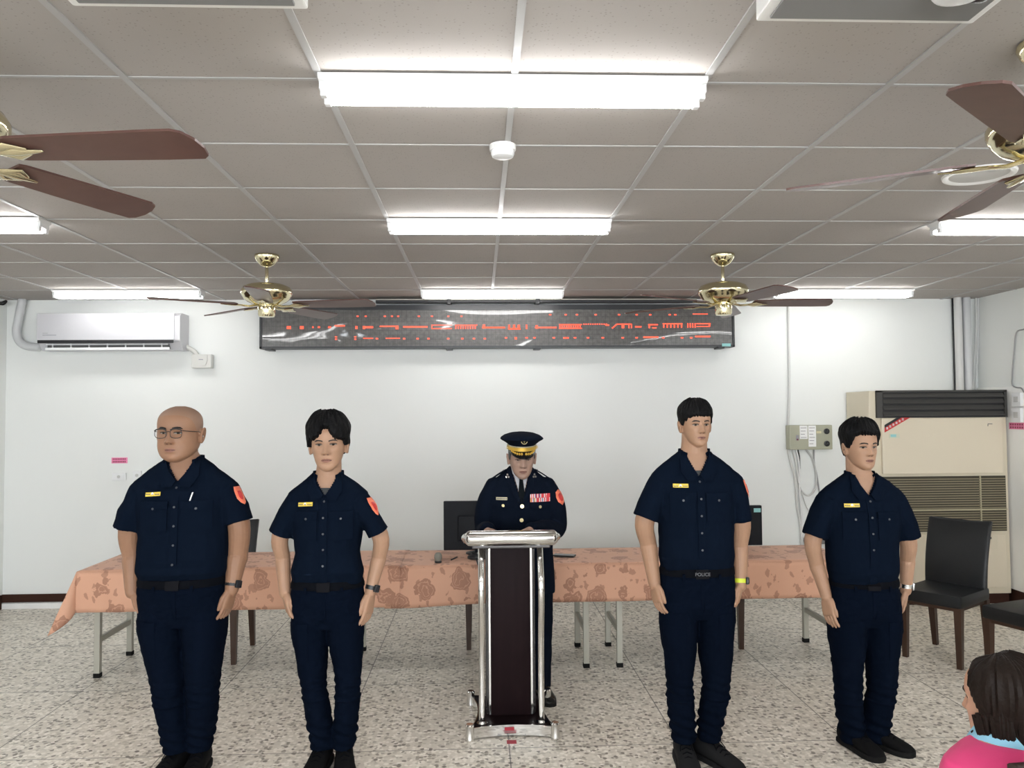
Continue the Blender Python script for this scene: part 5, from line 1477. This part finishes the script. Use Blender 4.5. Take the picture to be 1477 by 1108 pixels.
# ------------------------------------------------------------------ the speaker in dress uniform at the lectern
def chief():
    Y0, xc = 4.82, 752
    base = at(xc, 850, Y0); s = Y0/FPX
    P = lambda px, py, dy=0: Vector((at(px, py, Y0+dy).x-base.x, dy, at(px, py, Y0+dy).z))
    t = thing('person', 'officer in peaked cap and dark dress uniform reading at the lectern', 'person', (base.x, Y0, 0), 0)
    C = dict(hyaw=3, hpitch=9, wide=.98, jaw=1.0, nobrow=False, eye_open=.35)
    C['hh'] = .236; C['head_at'] = P(752.5, 665, -.05)
    parts = []
    fin = make_head(C, P, SK[4], parts, t)
    z_sh = P(0, 699).z; z_nk = P(0, 683).z; z_ch = P(0, 740).z
    nk = .062
    parts.append(tube([(0, .03, z_nk-.08), (0, .02, z_nk-.01), (0.0, -.01, z_nk+.06), (.002, -.03, z_nk+.10)], [nk*1.15, nk, nk*.95, nk*.9], 24))
    z_w = P(0, 800).z; z_hem = P(0, 868).z; z_cr = z_hem-.02
    rows = [(z_hem, .205, .125, .13), (z_hem+.12, .20, .125, .125), (z_w, .195, .125, .118), ((z_w+z_ch)/2, .198, .128, .12), (z_ch, .200, .130, .125), (z_sh-.05, .205, .11, .12), (z_sh-.012, .175, .085, .10), (z_sh+.03, .12, .07, .09), (z_nk-.0, .080, .062, .078), (z_nk+.012, .070, .056, .07)]
    torso = lambda g: loft([ring(0, .01, z, hw-g, f-g, b-g, 40, 2.3) for z, hw, f, b in rows])
    parts.append(torso(.012))
    arms = []
    top_z = .986
    for sd in (-1, 1):
        shp = Vector((sd*.175, .01, z_sh-.045)); el = P(*((700, 764) if sd < 0 else (801, 762)), -.02); wr = Vector((sd*.12+LX-base.x, -.30, top_z+.045)); 
        arms.append((sd, shp, el, wr))
        parts.append(tube(spline([shp, el, (el+wr)/2, wr], 16), [.045]*6+[.036]*6+[.028]*4, 14))
        parts += hand(wr, Vector((-sd*.45, -.8, -.10)), Vector((-sd*.15, 0, -1)), Vector((-sd, .3, 0)), .98, .18)
    me = union(parts, .003, 2)
    paint_body(me, C, [SK[4], LIPM])
    bo = link('body', me, None, t)
    fin(bo)
    Mx = Mh = C['_M']
    # grey hair below the cap
    hf = hair_short(.75, .62, .46, .24, .012, .006)
    solid(*xform(hair_shell(hf, C['wide']), Mx), 'hair', HAIRG, bo)
    # jacket
    jp = [torso(0)]
    for sd, shp, el, wr in arms:
        jp.append(tube(spline([shp+Vector((-sd*.03, 0, .0)), shp.lerp(el, .5)+Vector((sd*.012, 0, 0)), el+Vector((sd*.002, .01, 0)), (el+wr)/2, wr+(el-wr)*.06], 22), [interp(i/21, [0, .3, .55, .8, 1], [.070, .068, .060, .052, .046]) for i in range(22)], 20))
    jme = union(jp, .006, 3)
    crumple(jme, .004, 9, 50, .7)
    v_z = P(0, 724).z
    drop_faces(jme, lambda c: c.y < 0 and c.z > v_z and abs(c.x) < .056*((c.z-v_z)/(z_nk+.012-v_z))**.8+.003)
    jk = link('jacket', jme, NAVYJ, t)
    jb = bvh_of(jme)
    nm_ = MB().add(*torso(.012)).add(*parts[-99] if False else tube([(0, .03, z_nk-.08), (0, .02, z_nk-.01), (0.0, .005, z_nk+.06), (.002, .0, z_nk+.10)], [nk*1.15, nk, nk*.95, nk*.9], 24))
    bb = BVHTree.FromPolygons(nm_.v, nm_.f)
    pr = lambda pl, nm, m, par, off=.003, th=.002, cuts=2, sm=True: solid(*patch(jb, pl, off, th, cuts=cuts), nm, m, par, sm)
    # shirt, tie
    sh_ = solid(*patch(bb, [(-.060, z_nk+.02), (-.045, z_nk-.03), (-.0, v_z-.02), (.045, z_nk-.03), (.060, z_nk+.02), (.03, z_nk-.012), (0, z_nk-.03), (-.03, z_nk-.012)][::-1], .006, .003, cuts=3), 'dress_shirt', SHIRTW, t)
    for sd in (-1, 1):
        pl = [(sd*.060, z_nk+.022), (sd*.038, z_nk-.002), (sd*.006, z_nk-.034), (sd*.020, z_nk-.062), (sd*.050, z_nk-.028)]
        if sd > 0: pl = pl[::-1]
        solid(*patch(bb, pl, .012, .003, cuts=2), 'shirt_collar', SHIRTW, sh_)
    kn = solid(*patch(bb, [(-.014, z_nk-.026), (.014, z_nk-.026), (.010, z_nk-.058), (-.010, z_nk-.058)][::-1], .016, .006, cuts=2), 'tie', TIE, t)
    solid(*patch(bb, [(-.010, z_nk-.056), (.010, z_nk-.056), (.024, v_z-.03), (-.024, v_z-.03)][::-1], .012, .004, cuts=2), 'tie_blade', TIE, kn)
    # lapels
    for sd in (-1, 1):
        pl = [(sd*.058, z_nk+.010), (sd*.040, z_nk-.035), (sd*.003, v_z-.004), (sd*.012, v_z-.035), (sd*.060, v_z+.030), (sd*.088, z_nk-.055), (sd*.074, z_nk-.048), (sd*.092, z_nk-.030), (sd*.085, z_nk-.010)]
        if sd > 0: pl = pl[::-1]
        lp = pr(pl, 'lapel', NAVYJ, jk, .006, .004, 3)
        # three-lobed lapel pin
        cx_, cz_ = sd*.081, P(0, 692).z-.006
        m = MB()
        for ang in (90, 210, 330):
            a = math.radians(ang); c2 = (cx_+.0075*math.cos(a), cz_+.009*math.sin(a))
            m.add(*patch(jb, disc(*c2, .006, 8), .012, .002, cuts=0))
        m.build('lapel_pin', SILV, lp)
        # epaulette with a small pip
        V, F = loft([[Vector((sd*x, y, z)) for y in (-.022, .026) for z in ()] or [Vector((sd*x, y0, z+dz_)) for y0, dz_ in ((-.022, .0), (.028, .0), (.028, .008), (-.022, .008))] for x, z in ((.088, z_sh+.052), (.13, z_sh+.028), (.175, z_sh-.002))])
        ep = solid(V, F, 'epaulette', NAVYJ, jk, False)
        MB().lathe([(0, 0), (.008, 0), (.006, .004), (0, .005)], 10, c=(sd*.10, 0, z_sh+.053)).build('pip', SILV, ep)
    for y in (736, 756):
        z = P(0, y).z; pr(disc(-.002 if y > 740 else .002, z, .0115, 14), 'button', mat('gold button', L(.80, .66, .36), .3, 1), jk, .006, .006, 0)
    for y in (776, 796):
        z = P(0, y).z; pr(disc(0, z, .0115, 14), 'button', MATS['gold button'], jk, .006, .006, 0)
    zf = P(0, 734).z
    for sd, zz in ((-1, zf+.01), (1, zf)):
        x = sd*.110
        pr([(x-.060, zz+.014), (x-.060, zz-.018), (x, zz-.032), (x+.060, zz-.018), (x+.060, zz+.014)], 'pocket_flap', NAVYJ, jk, .004, .003, 3)
        pr(disc(x, zz-.014, .0085, 12), 'button', MATS['gold button'], jk, .009, .005, 0)
    zb = P(0, 725.5).z
    nm = pr(rect(-.150, zb-.007, -.085, zb+.009), 'name_badge', mat('brass plate', L(.62, .55, .36), .4, .5), jk, .006, .002, 1, False)
    m = MB()
    for k in range(7): m.add(*patch(jb, rect(-.146+.0088*k, zb-.003, -.140+.0088*k, zb+.004), .0085, .0008, cuts=0))
    m.build('lettering', INK, nm, False)
    # ribbons: two rows of bars with red, white and blue stripes
    zr = P(0, 730.5).z
    cols = [('ribbon white', L(.75, .72, .70)), ('ribbon red', L(.62, .04, .05)), ('ribbon blue', L(.10, .08, .22)), ('ribbon gold', L(.65, .45, .15))]
    pat = [(1, 0, 2, 0, 1), (0, 1, 0, 1, 0), (2, 1, 0, 1, 2), (0, 1, 1, 1, 0)]
    rb = pr(rect(.050, zr, .172, zr+.047), 'ribbon_rack', mat(*cols[1]), jk, .005, .002, 2, False)
    for r_ in range(2):
        for c_ in range(4):
            m = MB(); x0 = .051+.0302*c_; z0 = zr+.001+.0235*r_
            for k in range(5):
                m.add(*patch(jb, rect(x0+.0058*k, z0, x0+.0058*k+.0056, z0+.0220), .0075, .0012, cuts=0), mi=pat[(c_+r_) % 4][k] if r_ else (3, 1, 0, 2)[(c_+k) % 4] if c_ == 0 else pat[(c_+2) % 4][k])
            m.build('ribbon', [mat(*q) for q in cols], rb, False)
    # shoulder patch on the viewer-right sleeve
    a = math.radians(40); dr = Vector((math.sin(a), -math.cos(a), 0)); s_ = Vector((math.cos(a), math.sin(a), 0))
    cp = P(803, 716, .0)
    for nm_, sc, mm, of in (('shoulder_patch', 1, ORANGE, .003), ('patch_emblem', .55, REDS, .005)):
        bm = bmesh.new(); vs = [bm.verts.new((x*sc, 0, z*sc)) for x, z in [(-.028, .030), (0, .045), (.028, .030), (.033, 0), (.026, -.026), (0, -.046), (-.026, -.026), (-.033, 0)]]
        bm.faces.new(vs); bmesh.ops.triangulate(bm, faces=bm.faces[:]); bmesh.ops.subdivide_edges(bm, edges=bm.edges[:], cuts=2, use_grid_fill=True)
        for v in bm.verts:
            o = Vector((cp.x-.02, 0, cp.z))+s_*v.co.x+Vector((0, 0, v.co.z)); h = jb.ray_cast(o+dr*.3, -dr); v.co = (h[0]+dr*of) if h[0] is not None else o+dr*.06
        pt = MB().bm(bm).build(nm_, mm, jk if sc == 1 else pt); so = pt.modifiers.new('t', 'SOLIDIFY'); so.thickness = .0015; so.offset = 0
    # trousers and shoes
    tp = [loft([ring(0, .01, z, w_, f, b, 36) for z, w_, f, b in ((z_cr-.06, .165, .10, .11), (z_cr+.05, .19, .115, .12), (z_w, .175, .11, .10))])]
    for sd in (-1, 1):
        tp.append(tube(spline([(sd*.092, .01, z_cr+.04), (sd*.096, .01, z_cr-.10), (sd*.105, 0, .48), (sd*.105, .01, .25), (sd*.108, .01, .05)], 22), [interp(i/21, [0, .3, .6, 1], [.098, .095, .078, .066]) for i in range(22)], 22, (0, 1, 0), False))
    tm = union(tp, .007, 3); crumple(tm, .005, 8, 70)
    link('trousers', tm, NAVYJ, t)
    for sd in (-1, 1):
        Rf = Matrix.Translation((sd*.112, .015, 0)) @ Matrix.Rotation(math.radians(sd*14), 4, 'Z')
        secs = []
        for y, w0, h0 in ((.085, .028, .07), (.06, .038, .09), (0, .041, .10), (-.05, .043, .085), (-.10, .047, .06), (-.15, .046, .048), (-.19, .034, .038), (-.205, .016, .028)):
            secs.append([Vector((math.cos(2*PI*k/20)*w0, y, .012+(h0-.012)/2+math.sin(2*PI*k/20)*(h0-.012)/2)) for k in range(20)])
        up = solid(*xform(loft(secs), Rf), 'shoe', mat('polished shoe', L(.008, .008, .008), .2), t)
        pf = [(.088, .020), (.06, .039), (0, .042), (-.05, .044), (-.10, .049), (-.15, .047), (-.195, .032), (-.208, .014)]
        solid(*xform(loft([[Vector((w0, y, z)) for y, w0 in pf]+[Vector((-w0, y, z)) for y, w0 in pf[::-1]] for z in (0, .018)]), Rf), 'sole', RUBBER, up)
    # peaked cap
    Mx = Mh @ Matrix.Translation((0, 0, .014)); cap = MB(); rg = []
    cc = .008
    for z, w_, f, b, y in ((.66, .0795, .094, .103, 0), (.70, .081, .096, .104, 0), (.795, .082, .097, .102, 0), (.80, .085, .101, .105, 0), (.85, .104, .122, .120, 0), (.895, .122, .142, .132, 0), (.915, .128, .149, .136, 0), (.935, .127, .147, .135, 0), (.985, .112, .130, .118, 0), (1.03, .085, .099, .09, 0), (1.06, .05, .06, .055, 0), (1.07, .01, .012, .012, 0)):
        rr = ring(0, .005, z*HH0+.004, w_, f, b, 48, 2.1)
        if z > .84:
            for v in rr: v.z += .016*max(0, -v.y/.14)*(1 if z < 1.03 else .9)
        rg.append(rr)
    V, F = loft(rg)
    co_ = solid(*xform((V, F), Mx), 'cap', NAVYJ, t); co_['label'] = 'dark peaked cap with gold braid'
    # gold chin band over the front
    def arc(z0, z1, g, a0=-100, a1=100, n=40):
        rows = []
        for k in range(n+1):
            a_ = math.radians(a0+(a1-a0)*k/n); x = math.sin(a_)*(.082+g); y = .005-math.cos(a_)*(.097+g)
            x2 = math.sin(a_)*(.080+g*.0); y2 = .005-math.cos(a_)*(.095)
            rows.append([Vector((x, y, z0)), Vector((x, y, z1)), Vector((x2, y2, z1)), Vector((x2, y2, z0))])
        return loft(rows)
    solid(*xform(arc(.685*HH0, .775*HH0, .006), Mx), 'chin_band', GOLD, co_)
    solid(*xform(arc(.785*HH0, .800*HH0, .005), Mx), 'piping', mat('pale piping', L(.6, .56, .40), .5), co_)
    for sd in (-1, 1):
        MB().lathe([(0, -.004), (.008, -.004), (.008, .004), (0, .005)], 12).build('side_button', MATS['gold button'], co_).matrix_local = Mx @ Matrix.Translation((sd*.089, -.018, .73*HH0)) @ Matrix.Rotation(PI/2, 4, 'Y')
    # visor, sloping down over the brow
    def vis(rad, a_):
        f = .097+rad*.055; w_ = .080+rad*.008
        x = math.sin(a_)*w_; y = .005-math.cos(a_)*f
        z = .690*HH0-rad*.026-.008*rad*rad+.010*rad*(1-math.cos(a_))
        return Vector((x, y, z))
    rows = []
    for k in range(31):
        a_ = math.radians(-78+156*k/30); c_ = max(0, math.cos(a_*1.15))
        rows.append([vis(0, a_)]+[vis(r_*c_**.6, a_) for r_ in (.5, 1)]+[vis(1*c_**.6, a_)-Vector((0, 0, .004)), vis(.5*c_**.6, a_)-Vector((0, 0, .004)), vis(0, a_)-Vector((0, 0, .004))])
    vo = solid(*xform(loft(rows), Mx), 'visor', mat('patent visor', L(.008, .008, .009), .15), co_)
    m = MB()
    for sd in (-1, 1):
        for k in range(6):
            a_ = math.radians(sd*(6+k*9)); r_ = .55-.03*abs(k-2)
            for dr_ in (-.14, .14):
                c0 = vis(r_*max(.05, math.cos(a_*1.15))**.6, a_); c1 = vis((r_+dr_)*max(.05, math.cos(a_*1.15))**.6, a_+sd*.09)
                m.add(*tube([c0+Vector((0, -.002, .003)), c0.lerp(c1, .5)+Vector((0, -.002, .004)), c1+Vector((0, -.002, .003))], [.003, .0052, .002], 6))
        m.add(*tube([vis(.55*max(.05, math.cos(math.radians(q)*1.15))**.6, math.radians(sd*q))+Vector((0, -.002, .003)) for q in range(4, 60, 6)], .002, 6))
    m.v = [Mx @ Vector(v) for v in m.v]
    m.build('oak_leaf_braid', GOLD, vo)
    # round winged emblem
    m = MB(); ec = Vector((0, -.125, .905*HH0+.016))
    for k in range(16):
        a_ = 2*PI*k/16; 
        if 60 < math.degrees(a_) < 120: continue
        m.add(*tube([ec+Vector((.017*math.cos(a_), -.004, .017*math.sin(a_))), ec+Vector((.017*math.cos(a_+.38), -.004, .017*math.sin(a_+.38)))], .0026, 6))
    for sd in (-1, 1):
        for k in range(3): m.add(*tube([ec+Vector((0, -.006, -.004)), ec+Vector((sd*(.008+.002*k), -.007, .002+.005*k)), ec+Vector((sd*(.013), -.006, .008+.005*k-.006))], .0022, 6))
    m.add(*tube([ec+Vector((0, -.006, -.010)), ec+Vector((0, -.008, .004)), ec+Vector((0, -.006, .010))], [.002, .0045, .003], 8))
    m.v = [Mx @ Vector(v) for v in m.v]
    m.build('cap_emblem', mat('antique gold', L(.40, .33, .16), .4, .7), co_)
chief()

# ------------------------------------------------------------------ seated woman in the foreground
def woman():
    Y0 = 1.86
    hc = at(1447, 1005, Y0)
    t = thing('person', 'seated woman with dark brown bob in a pink vest, back turned, at the bottom right', 'person', (hc.x, Y0, 0), 0)
    C = dict(hyaw=180+29, hpitch=3, wide=.98, jaw=.95, eye_open=.9)
    C['hh'] = .205; C['head_at'] = Vector((0, 0, hc.z-.030))
    parts = []
    fin = make_head(C, None, SK[5], parts, t)
    zc = hc.z
    z_sh = zc-.112; zn = zc-.092
    parts.append(tube([(.01, -.02, zn-.10), (.005, -.01, zn-.02), (.0, .0, zn+.06)], [.058, .052, .05], 20))
    RZ = Matrix.Rotation(math.radians(200), 4, 'Z')
    rows = [(z_sh-.50, .17, .12, .12), (z_sh-.35, .165, .12, .115), (z_sh-.18, .185, .125, .115), (z_sh-.05, .20, .10, .105), (z_sh-.012, .18, .08, .095), (z_sh+.03, .10, .065, .08), (zn-.02, .062, .055, .062)]
    cx0, cy0 = .01, -.02
    tor = lambda g: loft([[Vector((cx0, cy0, 0))+(RZ @ v) for v in ring(0, 0, z, w_-g, f-g, b-g, 36)] for z, w_, f, b in rows])
    parts.append(tor(.012))
    arms = []
    for sd in (-1, 1):
        shp = Vector((cx0, cy0, 0))+(RZ @ Vector((sd*.168, 0, z_sh-.078))); el = Vector((cx0, cy0, 0))+(RZ @ Vector((sd*.22, -.02, z_sh-.30))); wr = Vector((cx0, cy0, 0))+(RZ @ Vector((sd*.10, -.24, z_sh-.40)))
        arms.append((shp, el, wr)); parts.append(tube([shp, el, wr], [.042, .038, .026], 14))
        parts += hand(wr, RZ @ Vector((-sd*.3, -.8, -.2)), Vector((0, 0, -1)), RZ @ Vector((-sd, 0, 0)), .9, .25)
    # thighs and shins: she sits
    for sd in (-1, 1):
        o = Vector((cx0, cy0, 0)); hp = o+(RZ @ Vector((sd*.09, .02, z_sh-.50))); kn = o+(RZ @ Vector((sd*.11, -.42, z_sh-.52))); an = o+(RZ @ Vector((sd*.11, -.40, .08)))
        parts.append(tube([hp, kn, an], [.075, .055, .038], 14))
    me = union(parts, .0035, 2); paint_body(me, C, [SK[5], LIPM])
    bo = link('body', me, None, t); fin(bo)
    Mx = C['_M']
    # bob: shell plus strands hanging to the collar
    def bob(u, tt):
        a = abs(math.degrees(u))
        h = interp(a, [0, 30, 52, 68, 82, 96, 120, 180], [.88, .87, .82, .66, .45, .16, .0, .0])
        k = .022+.010*sstep(.3, .8, tt)*(1-sstep(.85, 1, tt))
        k *= .4+.6*sstep(45, 100, a)
        k *= 1+.25*noise.noise(Vector((math.sin(u)*14, math.cos(u)*14, tt*2)))
        e = sstep(h-.02, h+.05, tt); return k*e-.012*(1-e)
    mb = [xform(hair_shell(bob, C['wide'], tmin=.02), Mx)]
    r = random.Random(5)
    for k in range(120):
        a = math.radians(r.uniform(72, 288)); tt = r.uniform(.12, .62)
        p0 = head_pt(a, tt, C['wide'], 1, .016, False); p1 = head_pt(a, .05, 1, 1, .0, False)
        rad = Vector((math.sin(a), -math.cos(a), 0))
        e1 = Vector((rad.x*.078, .008+rad.y*.088, .10*HH0)); ln = r.uniform(.0, .06)+(.03 if 120 < math.degrees(a) < 240 else 0)
        e2 = Vector((rad.x*.070, .010+rad.y*.082, -.02-ln))
        pts = spline([p0, p0.lerp(e1, .6)+rad*.006, e1+rad*r.uniform(-.004, .006), e2], 10)
        V, F = tube(pts, [r.uniform(.006, .010)]*7+[.006, .004, .0015], 6, (0, 0, 1), False)
        mb.append(xform((V, F), Mx))
    m = MB()
    for V, F in mb: m.add(V, F)
    hm = m.build('hair', HAIRBR, bo)
    # vest, sleeves, collar
    rows[-4:] = [(z_sh-.03, .205, .092, .10), (z_sh-.004, .196, .080, .094), (z_sh+.014, .150, .072, .085), (z_sh+.026, .098, .066, .078)]
    vm = union([tor(0)], .006, 3); crumple(vm, .004, 10, 9)
    vest = link('vest', vm, mat('magenta vest', L(.62, .035, .16), .75, sheen=.1, bump=(120, .2, .002)), t)
    sp = []
    for (shp, el, wr) in arms: sp.append(tube([shp, el, el.lerp(wr, .85)], [.062, .052, .038], 18))
    for k, q in enumerate(sp):
        solid(*q, 'sleeve', mat('grey marl sleeve', L(.20, .20, .21), .9, bump=(150, .3, .002)), t)
    V, F = tube([(cx0, cy0+.0, z_sh-.0), (cx0-.002, cy0+.004, z_sh+.03), (cx0-.006, cy0+.006, z_sh+.052)], [(.114, .090), (.098, .080), (.078, .068)], 32, (0, 1, 0), False)
    solid(V, F, 'collar', mat('sky blue collar', L(.25, .52, .68), .8, bump=(100, .3, .002)), t)
    tr = []
    for sd in (-1, 1):
        o = Vector((cx0, cy0, 0)); tr.append(tube([o+(RZ @ Vector((sd*.085, .03, z_sh-.50))), o+(RZ @ Vector((sd*.11, -.42, z_sh-.52))), o+(RZ @ Vector((sd*.11, -.40, .07)))], [.095, .075, .055], 18))
    link('trousers', union(tr, .008, 2), mat('dark grey trousers', L(.03, .03, .035), .85), t)
    for sd in (-1, 1):
        o = Vector((cx0, cy0, 0)); Rf = Matrix.Translation(o+(RZ @ Vector((sd*.11, -.40, 0)))) @ RZ
        secs = []
        for y, w0, h0 in ((.07, .026, .07), (.03, .036, .09), (-.03, .038, .085), (-.09, .042, .06), (-.14, .038, .045), (-.17, .02, .03)):
            secs.append([Vector((math.cos(2*PI*k/16)*w0, y, h0/2+math.sin(2*PI*k/16)*h0/2)) for k in range(16)])
        solid(*xform(loft(secs), Rf), 'shoe', SHOE, t)
    return t, (hc.x+cx0, Y0+cy0, z_sh)
wt, (wx, wy, wz) = woman()
# her chair: only the top of the dark backrest shows
t = thing('wooden_chair', 'dark wooden chair of the woman in the pink vest, only its backrest top in view', 'chair', (wx, wy, 0), math.radians(200))
sh = wz-.60
bt = at(1440, 1097, 1.65).z
DW = m_wood('dark chair wood', L(.02, .010, .008), L(.045, .022, .018))
MB().box((-.21, -.24, sh-.04), (.21, .17, sh), .01).build('seat', DW, t, False)
for sx in (-1, 1):
    MB().box((sx*.185-.018, -.22, 0), (sx*.185+.018, -.184, sh-.04), .004).build('leg', DW, t, False)
    MB().box((sx*.185-.018, .14, 0), (sx*.185+.018, .176, bt-.03), .004).build('leg', DW, t, False)
V, F = loft([[Vector((x, y+.03*(1-(x/.21)**2), z)) for y, z in ((.135, bt-.16), (.160, bt-.16), (.160, bt-.004), (.155, bt), (.14, bt), (.135, bt-.004))] for x in [-.21+.42*k/14 for k in range(15)]])
MB().add(V, F).build('backrest', DW, t)

# ------------------------------------------------------------------ sky light through the added, unseen windows behind the camera
for k, (u, v) in enumerate(WIN_ADDED):
    pl_ = bpy.data.lights.new('added_window_portal', 'AREA'); pl_.shape = 'RECTANGLE'; pl_.size = v-u-.1; pl_.size_y = 1.4; pl_.cycles.is_portal = True
    po = bpy.data.objects.new('added_window_portal', pl_); COL.objects.link(po); po.location = ((u+v)/2, YF-.05, 1.6); po.rotation_euler = (PI/2, 0, 0)
w = bpy.data.worlds.new('world'); SC.world = w; w.use_nodes = True
w.node_tree.nodes['Background'].inputs[0].default_value = (.9, .95, 1, 1); w.node_tree.nodes['Background'].inputs[1].default_value = 9.5
